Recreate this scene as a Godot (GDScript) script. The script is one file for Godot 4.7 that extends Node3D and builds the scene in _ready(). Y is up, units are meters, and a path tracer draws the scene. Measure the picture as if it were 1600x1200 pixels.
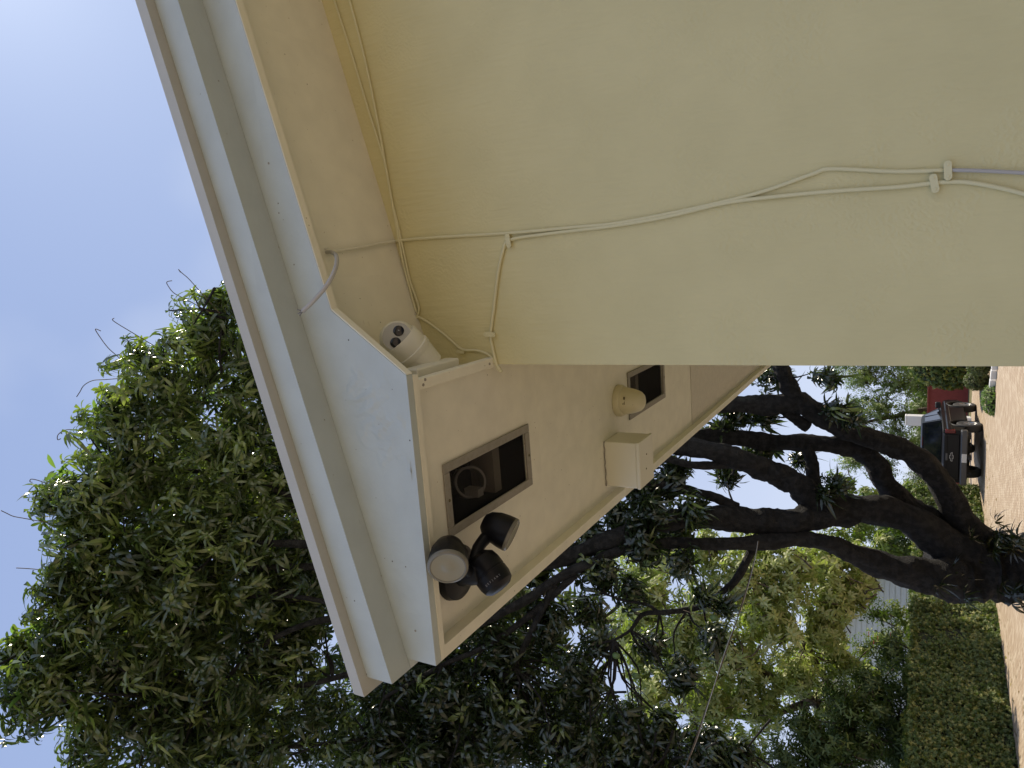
extends Node3D
# A gable corner of a yellow house with cameras and wires under its eaves, a mango tree and a drive beyond. The photograph was taken with the camera rolled on its side.

var rng := RandomNumberGenerator.new()
var mats := {}
var used := {}


# ---------------------------------------------------------------- naming
func numbered(called: String) -> String:
	if not used.has(called):
		used[called] = 0
		return called
	used[called] += 1
	return "%s_%03d" % [called, used[called]]


func tag(o: Node, label: String, category: String, group := "") -> Node:
	o.set_meta("label", label)
	o.set_meta("category", category)
	if group != "":
		o.set_meta("group", group)
	return o


func thing(called: String, label: String, category: String, at := Vector3.ZERO, group := "") -> Node3D:
	var o := Node3D.new()
	o.name = numbered(called)
	add_child(o, true)
	o.position = at
	tag(o, label, category, group)
	return o


func part(called: String, m: Mesh, material: Material, parent: Node3D) -> MeshInstance3D:
	var o := MeshInstance3D.new()
	o.mesh = m
	o.material_override = material
	o.name = called if parent != self else numbered(called)
	parent.add_child(o, true)
	return o


func piece(called: String, st: SurfaceTool, material: Material, parent: Node3D) -> MeshInstance3D:
	st.generate_normals()
	return part(called, st.commit(), material, parent)


func structure(called: String, st: SurfaceTool, material: Material) -> MeshInstance3D:
	var o := piece(called, st, material, self)
	o.set_meta("kind", "structure")
	return o


# ---------------------------------------------------------------- shapes
func begin() -> SurfaceTool:
	var st := SurfaceTool.new()
	st.begin(Mesh.PRIMITIVE_TRIANGLES)
	return st


func tri(st: SurfaceTool, a: Vector3, b: Vector3, c: Vector3) -> void:
	st.add_vertex(a)
	st.add_vertex(b)
	st.add_vertex(c)


func quad(st: SurfaceTool, a: Vector3, b: Vector3, c: Vector3, d: Vector3) -> void:
	tri(st, a, b, c)
	tri(st, a, c, d)


# eight corners: 0-3 one end, 4-7 the other end, each going round the same way
func hull8(st: SurfaceTool, p: Array) -> void:
	st.set_smooth_group(-1)
	var mid := Vector3.ZERO
	for q in p:
		mid += q / 8.0
	for f in [[0, 1, 2, 3], [4, 7, 6, 5], [0, 4, 5, 1], [1, 5, 6, 2], [2, 6, 7, 3], [3, 7, 4, 0]]:
		var a: Vector3 = p[f[0]]
		var b: Vector3 = p[f[1]]
		var c: Vector3 = p[f[2]]
		var d: Vector3 = p[f[3]]
		var n := (c - a).cross(d - b)
		if n.dot((a + b + c + d) / 4.0 - mid) > 0.0:   # clockwise seen from outside
			quad(st, a, d, c, b)
		else:
			quad(st, a, b, c, d)


func box(st: SurfaceTool, lo: Vector3, hi: Vector3) -> void:
	hull8(st, [Vector3(lo.x, lo.y, lo.z), Vector3(hi.x, lo.y, lo.z), Vector3(hi.x, hi.y, lo.z), Vector3(lo.x, hi.y, lo.z), Vector3(lo.x, lo.y, hi.z), Vector3(hi.x, lo.y, hi.z), Vector3(hi.x, hi.y, hi.z), Vector3(lo.x, hi.y, hi.z)])


# a box with every edge cut by c
func chamfer_box(st: SurfaceTool, lo: Vector3, hi: Vector3, c: float, t := Transform3D()) -> void:
	st.set_smooth_group(-1)
	var m := (lo + hi) / 2.0
	var h := (hi - lo) / 2.0
	var corner := func(sx, sy, sz, axis): 
		var v := Vector3(sx * h.x, sy * h.y, sz * h.z)
		for k in 3:
			if k != axis:
				v[k] -= signf(v[k]) * c
		return t * (m + v)
	for axis in 3:
		for s in [-1.0, 1.0]:
			var q := []
			for e in [[-1.0, -1.0], [1.0, -1.0], [1.0, 1.0], [-1.0, 1.0]]:
				var d := [e[0], e[1]]
				d.insert(axis, s)
				q.append(corner.call(d[0], d[1], d[2], axis))
			outward(st, q, t * m)
	for axis in 3:
		var u: int = (axis + 1) % 3
		var w: int = (axis + 2) % 3
		for su in [-1.0, 1.0]:
			for sw in [-1.0, 1.0]:
				var q := []
				for e in [[-1.0, u], [1.0, u], [1.0, w], [-1.0, w]]:
					var d := [0.0, 0.0, 0.0]
					d[axis] = e[0]
					d[u] = su
					d[w] = sw
					q.append(corner.call(d[0], d[1], d[2], e[1]))
				outward(st, q, t * m)
	for sx in [-1.0, 1.0]:
		for sy in [-1.0, 1.0]:
			for sz in [-1.0, 1.0]:
				outward(st, [corner.call(sx, sy, sz, 0), corner.call(sx, sy, sz, 1), corner.call(sx, sy, sz, 2)], t * m)


func outward(st: SurfaceTool, q: Array, mid: Vector3) -> void:
	var a: Vector3 = q[0]
	var b: Vector3 = q[1]
	var c: Vector3 = q[2]
	var flip := (b - a).cross(c - a).dot(a - mid) > 0.0
	for k in range(1, q.size() - 1):
		if flip:
			tri(st, q[0], q[k + 1], q[k])
		else:
			tri(st, q[0], q[k], q[k + 1])


# a flat outline pushed along z; every vertex goes through t
func prism(st: SurfaceTool, outline: PackedVector2Array, z0: float, z1: float, t := Transform3D()) -> void:
	st.set_smooth_group(-1)
	var poly := outline
	if Geometry2D.is_polygon_clockwise(poly):
		poly = outline.duplicate()
		poly.reverse()
	var idx := Geometry2D.triangulate_polygon(poly)
	for k in range(0, idx.size(), 3):
		var a := poly[idx[k]]
		var b := poly[idx[k + 1]]
		var c := poly[idx[k + 2]]
		if (b - a).cross(c - a) < 0.0:
			var s := b
			b = c
			c = s
		tri(st, t * Vector3(a.x, a.y, z1), t * Vector3(c.x, c.y, z1), t * Vector3(b.x, b.y, z1))
		tri(st, t * Vector3(a.x, a.y, z0), t * Vector3(b.x, b.y, z0), t * Vector3(c.x, c.y, z0))
	for k in poly.size():
		var a := poly[k]
		var b := poly[(k + 1) % poly.size()]
		quad(st, t * Vector3(a.x, a.y, z0), t * Vector3(a.x, a.y, z1), t * Vector3(b.x, b.y, z1), t * Vector3(b.x, b.y, z0))


# profile points are (radius, height along y)
func lathe(st: SurfaceTool, profile: Array, sides: int, t := Transform3D()) -> void:
	var g := 1
	for k in profile.size() - 1:
		var p: Vector2 = profile[k]
		var q: Vector2 = profile[k + 1]
		if k > 0:
			var before: Vector2 = profile[k] - profile[k - 1]
			if absf(before.angle_to(q - p)) > 0.6:
				g += 1
		st.set_smooth_group(g)
		for i in sides:
			var a0 := TAU * i / sides
			var a1 := TAU * (i + 1) / sides
			var A := t * Vector3(p.x * cos(a0), p.y, p.x * sin(a0))
			var B := t * Vector3(p.x * cos(a1), p.y, p.x * sin(a1))
			var C := t * Vector3(q.x * cos(a1), q.y, q.x * sin(a1))
			var D := t * Vector3(q.x * cos(a0), q.y, q.x * sin(a0))
			if p.x > 0.00001:
				tri(st, A, C, B) if q.x > 0.00001 else tri(st, A, D, B)
			if q.x > 0.00001:
				tri(st, A, D, C)


func towards(at: Vector3, y: Vector3) -> Transform3D:
	var up := y.normalized()
	var side := up.cross(Vector3(0.31, 0.12, 0.94)).normalized()
	return Transform3D(Basis(side, up, side.cross(up)), at)


# a smooth curve through the points, as points
func curve(points: Array, each := 4) -> Array:
	var out := []
	for k in points.size() - 1:
		var a: Vector3 = points[maxi(k - 1, 0)]
		var b: Vector3 = points[k]
		var c: Vector3 = points[k + 1]
		var d: Vector3 = points[mini(k + 2, points.size() - 1)]
		for i in each:
			out.append(b.cubic_interpolate(c, a, d, float(i) / each))
	out.append(points[-1])
	return out


func tube(st: SurfaceTool, p: Array, radii: Array, sides := 8, rough := 0.0) -> void:
	st.set_smooth_group(1)
	var rings := []
	var side := Vector3.ZERO
	for k in p.size():
		var along: Vector3 = (p[mini(k + 1, p.size() - 1)] - p[maxi(k - 1, 0)]).normalized()
		if k == 0:
			side = along.cross(Vector3(0.3, 0.2, 0.93)).normalized()
		side = (side - along * side.dot(along)).normalized()
		var other := along.cross(side)
		var ring := []
		var r: float = radii[k] if k < radii.size() else radii[-1]
		for i in sides:
			var a := TAU * i / sides
			var w := r * (1.0 + rough * (rng.randf() - 0.5) + rough * 0.9 * sin(a * 2.0 + k * 0.55) + rough * 0.6 * sin(a * 5.0 - k * 0.3))
			ring.append(p[k] + (side * cos(a) + other * sin(a)) * w)
		rings.append(ring)
	for k in p.size() - 1:
		for i in sides:
			var j := (i + 1) % sides
			quad(st, rings[k][i], rings[k][j], rings[k + 1][j], rings[k + 1][i])
	for i in range(1, sides - 1):
		tri(st, rings[0][0], rings[0][i + 1], rings[0][i])
		tri(st, rings[-1][0], rings[-1][i], rings[-1][i + 1])


func wire(called: String, points: Array, r: float, material: Material, parent: Node3D, sides := 8) -> MeshInstance3D:
	var st := begin()
	tube(st, curve(points, 5), [r], sides)
	return piece(called, st, material, parent)


# ---------------------------------------------------------------- materials
func lin(r: float, g: float, b: float, a := 1.0) -> Color:
	var c := Color(r, g, b).linear_to_srgb()
	c.a = a
	return c


func noise(freq: float, octaves: int, sd: int, kind := FastNoiseLite.TYPE_SIMPLEX_SMOOTH, fractal := FastNoiseLite.FRACTAL_FBM) -> FastNoiseLite:
	var n := FastNoiseLite.new()
	n.noise_type = kind
	n.frequency = freq
	n.fractal_type = fractal
	n.fractal_octaves = octaves
	n.seed = sd
	return n


func noise_tex(n: FastNoiseLite, size := 512, lo := Color.BLACK, hi := Color.WHITE, pos_lo := 0.0, pos_hi := 1.0) -> NoiseTexture2D:
	var t := NoiseTexture2D.new()
	t.width = size
	t.height = size
	t.seamless = true
	t.noise = n
	var g := Gradient.new()
	g.offsets = PackedFloat32Array([pos_lo, pos_hi])
	g.colors = PackedColorArray([lo, hi])
	t.color_ramp = g
	return t


func plain(called: String, c: Color, rough := 0.6, metal := 0.0) -> StandardMaterial3D:
	if mats.has(called):
		return mats[called]
	var m := StandardMaterial3D.new()
	m.resource_name = called
	m.albedo_color = c
	m.roughness = rough
	m.metallic = metal
	mats[called] = m
	return m


# a painted or mineral surface: tone that wanders a little, and relief, both mapped over the world
func coat(called: String, c: Color, rough: float, tone: Texture2D, tone_scale: float, relief: Texture2D, relief_scale: float, relief_cm: float) -> StandardMaterial3D:
	var m := plain(called, c, rough)
	m.uv1_triplanar = true
	m.uv1_world_triplanar = true
	m.uv1_scale = Vector3.ONE / relief_scale
	m.albedo_texture = tone
	if relief:
		m.heightmap_enabled = true
		m.heightmap_texture = relief
		m.heightmap_scale = relief_cm
	return m


func leaf_mat(called: String, rough: float, through: Color) -> StandardMaterial3D:
	var m := plain(called, Color.WHITE, rough)
	m.vertex_color_use_as_albedo = true
	m.backlight_enabled = true
	m.backlight = through
	return m


# ---------------------------------------------------------------- leaves
func leaf(st: SurfaceTool, base: Vector3, dir: Vector3, up: Vector3, length: float, width: float, droop: float, fold := 0.25, segs := 4) -> void:
	var side := dir.cross(up).normalized()
	var lift := side.cross(dir).normalized()
	var prev := []
	for k in segs + 1:
		var t := float(k) / segs
		var w := width * 0.5 * pow(sin(PI * clampf(t * 0.92 + 0.04, 0.0, 1.0)), 0.8) if k < segs else 0.0
		var c := base + dir * length * t * (1.0 - 0.25 * droop * t) - up * droop * length * t * t * 0.6
		var now := [c - side * w + lift * w * fold, c, c + side * w + lift * w * fold]
		if k > 0:
			if k < segs:
				quad(st, prev[0], now[0], now[1], prev[1])
				quad(st, prev[1], now[1], now[2], prev[2])
			else:
				tri(st, prev[0], now[1], prev[1])
				tri(st, prev[1], now[1], prev[2])
		prev = now


# leaves round the end of a twig that runs along y
func whorl(sd: int, count: int, length: float, width: float, droop: float, spread: float, stem: float, segs := 4) -> ArrayMesh:
	var st := begin()
	rng.seed = sd
	st.set_smooth_group(1)
	for i in count:
		var a := TAU * (i * 0.382 + rng.randf() * 0.12)
		var rise := lerpf(-0.35, 0.95, float(i) / count) + rng.randf_range(-0.2, 0.2)
		var dir := (Vector3(cos(a), 0, sin(a)) * spread + Vector3.UP * rise).normalized()
		var up := (Vector3.UP + Vector3(rng.randf_range(-0.5, 0.5), 0, rng.randf_range(-0.5, 0.5))).normalized()
		if absf(dir.dot(up)) > 0.93:
			up = Vector3(cos(a), 0.3, sin(a)) * -1.0
		leaf(st, Vector3(0, -stem * (1.0 - float(i) / count) * 0.4, 0), dir, up, length * rng.randf_range(0.7, 1.15), width * rng.randf_range(0.8, 1.15), droop * rng.randf_range(0.4, 1.4), 0.28, segs)
	if stem > 0.0:
		tube(st, [Vector3(0, -stem, 0), Vector3(0, -stem * 0.45, 0.01), Vector3.ZERO], [0.007, 0.005, 0.003], 4)
	st.generate_normals()
	return st.commit()


# leaves along a thin twig
func sprig(sd: int, count: int, length: float, width: float, twig: float) -> ArrayMesh:
	var st := begin()
	rng.seed = sd
	st.set_smooth_group(1)
	for i in count:
		var t := float(i) / count
		var a := TAU * (i * 0.382 + rng.randf() * 0.1)
		var dir := (Vector3(cos(a), rng.randf_range(0.0, 0.9), sin(a))).normalized()
		leaf(st, Vector3(0, twig * (t - 0.5), 0), dir, Vector3.UP, length * rng.randf_range(0.7, 1.2), width * rng.randf_range(0.8, 1.2), rng.randf_range(0.1, 0.7), 0.25, 3)
	st.generate_normals()
	return st.commit()


func scatter(called: String, m: Mesh, material: Material, where: Array, tints: Array, parent: Node3D) -> void:
	if where.is_empty():
		return
	var mm := MultiMesh.new()
	mm.transform_format = MultiMesh.TRANSFORM_3D
	mm.use_colors = true
	mm.mesh = m
	mm.instance_count = where.size()
	for i in where.size():
		mm.set_instance_transform(i, where[i])
		mm.set_instance_color(i, tints[i])
	var o := MultiMeshInstance3D.new()
	o.multimesh = mm
	o.material_override = material
	o.name = called
	parent.add_child(o, true)
	o.set_meta("kind", "stuff")


# places for leaf clumps through the balls of a crown; balls are Vector4(x, y, z, radius)
func crown_places(balls: Array, per: float, sc: float, shell := 0.42) -> Array:
	var out := []
	for b in balls:
		var c := Vector3(b.x, b.y, b.z)
		var n := int(per * b.w * b.w + 3.0)
		var squash := Vector3(rng.randf_range(0.8, 1.2), rng.randf_range(0.75, 1.1), rng.randf_range(0.8, 1.2))
		for i in n:
			var d := Vector3(rng.randfn(), rng.randfn(), rng.randfn()).normalized()
			var p: Vector3 = c + d * squash * b.w * pow(rng.randf(), shell) * rng.randf_range(0.85, 1.12)
			var y := (d * 0.75 + Vector3.UP * 0.45 + Vector3(rng.randfn(), rng.randfn(), rng.randfn()) * 0.3).normalized()
			var t := towards(p, y)
			t.basis = t.basis * Basis(Vector3.UP, rng.randf() * TAU)
			t.basis = t.basis.scaled_local(Vector3.ONE * sc * rng.randf_range(0.72, 1.2))
			out.append(t)
	return out


func tints(n: int, a: Color, b: Color, odd: Color, share: float) -> Array:
	var out := []
	for i in n:
		var c := a.lerp(b, rng.randf())
		if rng.randf() < share:
			c = c.lerp(odd, rng.randf_range(0.5, 1.0))
		out.append(c)
	return out


# sets the leaf clumps out over several kinds of clump mesh
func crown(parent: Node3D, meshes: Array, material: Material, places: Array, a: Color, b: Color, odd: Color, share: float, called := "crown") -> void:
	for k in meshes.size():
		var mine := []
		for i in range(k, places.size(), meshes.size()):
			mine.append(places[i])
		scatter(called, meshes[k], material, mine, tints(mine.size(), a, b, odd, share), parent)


func limb_mesh(points: Array, sides := 14, rough := 0.05) -> ArrayMesh:
	var p := []
	for q in points:
		p.append(q[0])
	var c := curve(p, 10)
	var r := []
	for k in points.size() - 1:
		for i in 10:
			r.append(lerpf(points[k][1], points[k + 1][1], i / 10.0) * rng.randf_range(0.86, 0.95))
	r.append(points[-1][1])
	var st := begin()
	tube(st, c, r, sides, rough)
	st.generate_normals()
	return st.commit()


# twigs from a limb's points out to some of the leaf clumps, as one thin mesh
func twigs(parent: Node3D, hubs: Array, places: Array, every: int, material: Material, r := 0.012) -> void:
	var st := begin()
	for i in range(0, places.size(), every):
		var t: Transform3D = places[i]
		var best: Vector3 = hubs[0]
		for h in hubs:
			if h.distance_squared_to(t.origin) < best.distance_squared_to(t.origin):
				best = h
		var away := t.origin - best
		if away.length() > 1.3:
			best = t.origin - t.basis.y.normalized() * 0.7 + Vector3(0, -0.15, 0)
			away = t.origin - best
		var bend := away.cross(Vector3(rng.randfn(), rng.randfn(), rng.randfn())).normalized() * away.length() * 0.15
		tube(st, curve([best, best + away * 0.4 + bend, best + away * 0.75 + bend * 0.5, t.origin], 3), [r * 1.7, r * 1.6, r * 1.5, r * 1.4, r * 1.2, r, r * 0.9, r * 0.8, r * 0.7, r * 0.5], 5, 0.0)
	var o := piece("twigs", st, material, parent)
	o.set_meta("kind", "stuff")


# ---------------------------------------------------------------- the scene
func _ready() -> void:
	rng.seed = 7
	camera_sky_sun()
	make_materials()
	ground_and_drive()
	house()
	eave_fittings()
	cables()
	pickup_truck()
	far_walls()
	hedges()
	mango_tree()
	background_trees()


func camera_sky_sun() -> void:
	var cam := Camera3D.new()
	cam.name = "camera"
	var right := Vector3(0.98305, 0.01746, -0.18248)
	var up := Vector3(0.07599, 0.86709, 0.49231)
	cam.transform = Transform3D(Basis(-up, right, right.cross(up)).orthonormalized(), Vector3(0, 2.1, 0))
	cam.fov = 57.24
	cam.near = 0.05
	cam.far = 900.0
	add_child(cam, true)
	cam.current = true

	var sun_dir := Vector3(0.385, 0.825, -0.412).normalized()
	var im := Image.create(512, 256, false, Image.FORMAT_RGBAF)
	var cl := noise(0.9, 5, 41)
	for j in 256:
		var polar := (j + 0.5) / 256.0 * PI
		for i in 512:
			var az := (i + 0.5) / 512.0 * TAU
			var d := Vector3(sin(az) * sin(polar), cos(polar), -cos(az) * sin(polar))
			var h := clampf(d.y, 0.0, 1.0)
			var c := Vector3(0.67, 0.74, 0.88).lerp(Vector3(0.27, 0.365, 0.62), pow(h, 0.40))
			var near_sun := acos(clampf(d.dot(sun_dir), -1.0, 1.0))
			c += Vector3(0.34, 0.34, 0.30) * exp(-near_sun / 0.14) + Vector3(0.03, 0.03, 0.025) * exp(-near_sun / 0.6)
			var f := clampf(cl.get_noise_3d(d.x * 2.0, d.y * 3.2, d.z * 2.0) * 1.7 + 0.08, 0.0, 1.0)
			c = c.lerp(Vector3(0.66, 0.72, 0.84), 0.34 * f)
			if d.y < 0.0:
				c = Vector3(0.5, 0.45, 0.38)
			im.set_pixel(i, j, Color(c.x, c.y, c.z))
	var sky_m := PanoramaSkyMaterial.new()
	sky_m.panorama = ImageTexture.create_from_image(im)
	var sky := Sky.new()
	sky.sky_material = sky_m
	var env := Environment.new()
	env.background_mode = Environment.BG_SKY
	env.sky = sky
	env.tonemap_mode = Environment.TONE_MAPPER_LINEAR
	env.tonemap_exposure = 1.18
	env.sdfgi_enabled = true
	env.ssao_enabled = true
	env.ssil_enabled = true
	var we := WorldEnvironment.new()
	we.name = "world_environment"
	we.environment = env
	add_child(we, true)

	var sun := DirectionalLight3D.new()
	sun.name = "sun"
	sun.light_color = Color(1.0, 0.95, 0.86)
	sun.light_energy = 1.6
	sun.light_angular_distance = 0.5
	sun.shadow_enabled = true
	sun.transform = Transform3D(Basis.looking_at(-sun_dir, Vector3.UP), Vector3(0, 20, 0))
	add_child(sun, true)


func make_materials() -> void:
	var fine := noise_tex(noise(0.02, 5, 3), 1024)
	var soft := noise_tex(noise(0.012, 4, 5), 512, Color(0.965, 0.965, 0.96), Color(1, 1, 1))
	var stucco := noise_tex(noise(0.035, 5, 11, FastNoiseLite.TYPE_SIMPLEX_SMOOTH, FastNoiseLite.FRACTAL_RIDGED), 1024)
	var brushed := noise_tex(noise(0.010, 5, 17, FastNoiseLite.TYPE_SIMPLEX_SMOOTH, FastNoiseLite.FRACTAL_RIDGED), 1024)
	# paint with a faint wandering tone and scattered fly specks
	var spk := Image.create(512, 512, false, Image.FORMAT_RGB8)
	var spn := noise(0.012, 4, 53)
	for y in 512:
		for x in 512:
			var g := 0.975 + 0.03 * spn.get_noise_2d(x, y)
			spk.set_pixel(x, y, Color(g, g, g * 0.995))
	for k in 46:
		var c := Vector2i(rng.randi_range(3, 508), rng.randi_range(3, 508))
		var dark := rng.randf_range(0.3, 0.75)
		var big := rng.randf() < 0.25
		for q in [Vector2i(0, 0), Vector2i(1, 0), Vector2i(0, 1), Vector2i(1, 1)] if big else [Vector2i(0, 0)]:
			spk.set_pixelv(c + q, Color(dark, dark * 0.92, dark * 0.8))
	var specks := ImageTexture.create_from_image(spk)
	var dirt := noise_tex(noise(0.015, 5, 23), 512, Color(0.955, 0.95, 0.93), Color(1, 1, 1), 0.2, 0.6)
	coat("wall_paint", lin(0.66, 0.60, 0.325), 0.5, soft, 1.0, trowelled(), 1.6, 0.32)
	coat("cream_paint", lin(0.86, 0.83, 0.69), 0.5, specks, 0.9, fine, 0.7, 0.03)
	coat("white_paint", lin(0.51, 0.565, 0.55), 0.42, specks, 0.9, brushed, 0.9, 0.12)
	coat("rough_paint", lin(0.76, 0.71, 0.6), 0.5, specks, 1.0, brushed, 0.3, 0.5)
	coat("roof_metal", lin(0.5, 0.5, 0.45), 0.5, soft, 1.0, null, 1.0, 0.0)
	var bark_n := noise(0.03, 5, 29, FastNoiseLite.TYPE_SIMPLEX_SMOOTH, FastNoiseLite.FRACTAL_RIDGED)
	coat("bark", lin(0.036, 0.033, 0.03), 0.95, noise_tex(noise(0.008, 5, 31), 512, Color(0.42, 0.40, 0.38), Color(1.0, 1.0, 1.0), 0.35, 0.7), 1.0, noise_tex(bark_n, 512), 0.5, 7.0)
	coat("far_bark", lin(0.2, 0.16, 0.12), 0.9, mats["bark"].albedo_texture, 1.0, mats["bark"].heightmap_texture, 0.4, 2.0)
	coat("aged_frame", lin(0.30, 0.28, 0.235), 0.6, dirt, 1.0, fine, 0.2, 0.05)
	coat("soil", lin(0.13, 0.12, 0.05), 1.0, dirt, 1.0, fine, 2.0, 4.0)
	coat("red_wall", lin(0.19, 0.032, 0.026), 0.8, dirt, 1.0, fine, 1.5, 0.3)
	plain("cable_paint", lin(0.66, 0.62, 0.38), 0.5)
	plain("cable_grey", lin(0.42, 0.41, 0.39), 0.45)
	plain("camera_cream", lin(0.72, 0.70, 0.58), 0.4)
	plain("camera_face", lin(0.42, 0.42, 0.38), 0.3)
	plain("lens_black", lin(0.008, 0.009, 0.014), 0.12)
	plain("glint", lin(0.25, 0.26, 0.28), 0.25)
	plain("dome_cream", lin(0.62, 0.57, 0.38), 0.45)
	plain("mark_brown", lin(0.12, 0.1, 0.04), 0.6)
	plain("black_plastic", lin(0.006, 0.0065, 0.009), 0.4).metallic_specular = 0.35
	plain("lamp_lens", lin(0.17, 0.16, 0.125), 0.25)
	plain("lamp_inner", lin(0.27, 0.255, 0.19), 0.3)
	plain("grey_print", lin(0.3, 0.3, 0.32), 0.5)
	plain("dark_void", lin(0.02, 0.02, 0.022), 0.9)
	plain("attic_wood", lin(0.36, 0.31, 0.24), 0.8)
	plain("attic_metal", lin(0.42, 0.39, 0.34), 0.5)
	var mesh_screen := plain("insect_screen", Color(0.07, 0.07, 0.075, 0.3), 0.9)
	mesh_screen.transparency = BaseMaterial3D.TRANSPARENCY_ALPHA
	plain("truck_paint", lin(0.006, 0.006, 0.0065), 0.3).metallic_specular = 0.35
	plain("truck_glass", lin(0.006, 0.008, 0.014), 0.06)
	plain("truck_trim", lin(0.02, 0.02, 0.02), 0.6)
	plain("bumper", lin(0.06, 0.06, 0.06), 0.35)
	plain("tyre", lin(0.035, 0.035, 0.035), 0.8)
	plain("rim", lin(0.3, 0.3, 0.3), 0.35, 0.8)
	plain("tail_red", lin(0.10, 0.004, 0.004), 0.2)
	plain("emblem", lin(0.45, 0.45, 0.45), 0.3, 0.6)
	plain("plate", lin(0.6, 0.6, 0.58), 0.5)
	plain("white_stucco", lin(0.72, 0.72, 0.7), 0.7)
	plain("grey_stucco", lin(0.3, 0.3, 0.3), 0.8)
	plain("siding", lin(0.74, 0.76, 0.76), 0.6)
	plain("flower_red", lin(0.5, 0.02, 0.05), 0.6)
	plain("fruit_green", lin(0.10, 0.16, 0.05), 0.45)
	plain("stalk", lin(0.10, 0.07, 0.045), 0.8)
	plain("core", lin(0.02, 0.025, 0.012), 1.0)
	leaf_mat("mango_leaf", 0.24, Color(0.92, 1.0, 0.6))
	mats["mango_leaf"].metallic_specular = 0.72
	mats["mango_leaf"].clearcoat_enabled = true
	mats["mango_leaf"].clearcoat = 0.6
	mats["mango_leaf"].clearcoat_roughness = 0.22
	leaf_mat("soft_leaf", 0.5, Color(0.8, 0.92, 0.5))
	leaf_mat("hedge_leaf", 0.45, Color(0.7, 0.85, 0.4))

	# brick pavers: every brick its own tone, joints sunk
	rng.seed = 19
	var col := Image.create(512, 512, false, Image.FORMAT_RGB8)
	var hgt := Image.create(512, 512, false, Image.FORMAT_RGB8)
	var grain := noise(0.06, 3, 37)
	var tones := []
	for k in 256:
		tones.append(rng.randf())
	for y in 512:
		var row := y / 32
		for x in 512:
			var xs := (x + (32 if row % 2 else 0)) % 512
			var col_n := xs / 64
			var fx := mini(xs % 64, 63 - xs % 64)
			var fy := mini(y % 32, 31 - y % 32)
			var tone: float = tones[(row * 8 + col_n) % 256]
			var g := grain.get_noise_2d(x, y)
			var c := Color(0.89, 0.83, 0.75).lerp(Color(0.74, 0.655, 0.56), tone) * (1.0 + 0.12 * g)
			var hh := 0.8 + 0.15 * g
			if mini(fx, fy) < 2:
				c = Color(0.52, 0.45, 0.37) * (1.0 + 0.15 * g)
				hh = 0.2
			col.set_pixel(x, y, c)
			hgt.set_pixel(x, y, Color(hh, hh, hh))
	coat("pavers", lin(0.68, 0.655, 0.61), 0.85, ImageTexture.create_from_image(col), 1.6, ImageTexture.create_from_image(hgt), 1.6, 2.0)


# wall relief: patches of stipple between long brush strokes, wrapping at its edges
func trowelled() -> ImageTexture:
	var n := 1024
	var im := Image.create(n, n, false, Image.FORMAT_RGB8)
	var stip := noise(0.075, 3, 61, FastNoiseLite.TYPE_SIMPLEX_SMOOTH, FastNoiseLite.FRACTAL_RIDGED)
	var low := noise(0.006, 3, 63)
	var strokes := noise(0.02, 3, 67)
	var val := func(x: float, y: float) -> float:
		var m := smoothstep(-0.15, 0.3, low.get_noise_2d(x, y))
		return 0.5 + 0.26 * m * stip.get_noise_2d(x, y) + 0.30 * (1.0 - m) * strokes.get_noise_2d(x * 4.0, y * 0.35) + 0.12 * low.get_noise_2d(x * 2.0 + 400.0, y * 2.0)
	var edge := 96
	for y in n:
		for x in n:
			var v: float = val.call(x, y)
			if x >= n - edge:
				v = lerpf(v, val.call(x - n, y), float(x - n + edge) / edge)
			if y >= n - edge:
				var v2: float = val.call(x, y - n)
				if x >= n - edge:
					v2 = lerpf(v2, val.call(x - n, y - n), float(x - n + edge) / edge)
				v = lerpf(v, v2, float(y - n + edge) / edge)
			im.set_pixel(x, y, Color(v, v, v))
	return ImageTexture.create_from_image(im)


func ground_and_drive() -> void:
	var g := begin()
	box(g, Vector3(-450, -0.6, -450), Vector3(450, 0.0, 450))
	structure("ground", g, mats["soil"])
	var d := begin()
	box(d, Vector3(-13.2, -0.2, -35.5), Vector3(16, 0.004, 14))
	structure("driveway", d, mats["pavers"])


# ---------------------------------------------------------------- the house
const S := 0.255         # slope of the roof
const RX := 4.2          # ridge


func slope_y(x: float, k: float) -> float:   # height above the eye level of a line that follows the roof
	return (S * x + k if x < RX else S * (2.0 * RX - x) + k) + 2.1


# a board that follows the gable, between two heights over the roof line, from x0 up to the ridge and down the other side
func raking(st: SurfaceTool, x0: float, k0: float, k1: float, z0: float, z1: float) -> void:
	prism(st, PackedVector2Array([Vector2(x0, slope_y(x0, k0)), Vector2(RX, slope_y(RX, k0)), Vector2(2 * RX - x0, slope_y(x0, k0)), Vector2(2 * RX - x0, slope_y(x0, k1)), Vector2(RX, slope_y(RX, k1)), Vector2(x0, slope_y(x0, k1))]), z0, z1)


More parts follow.
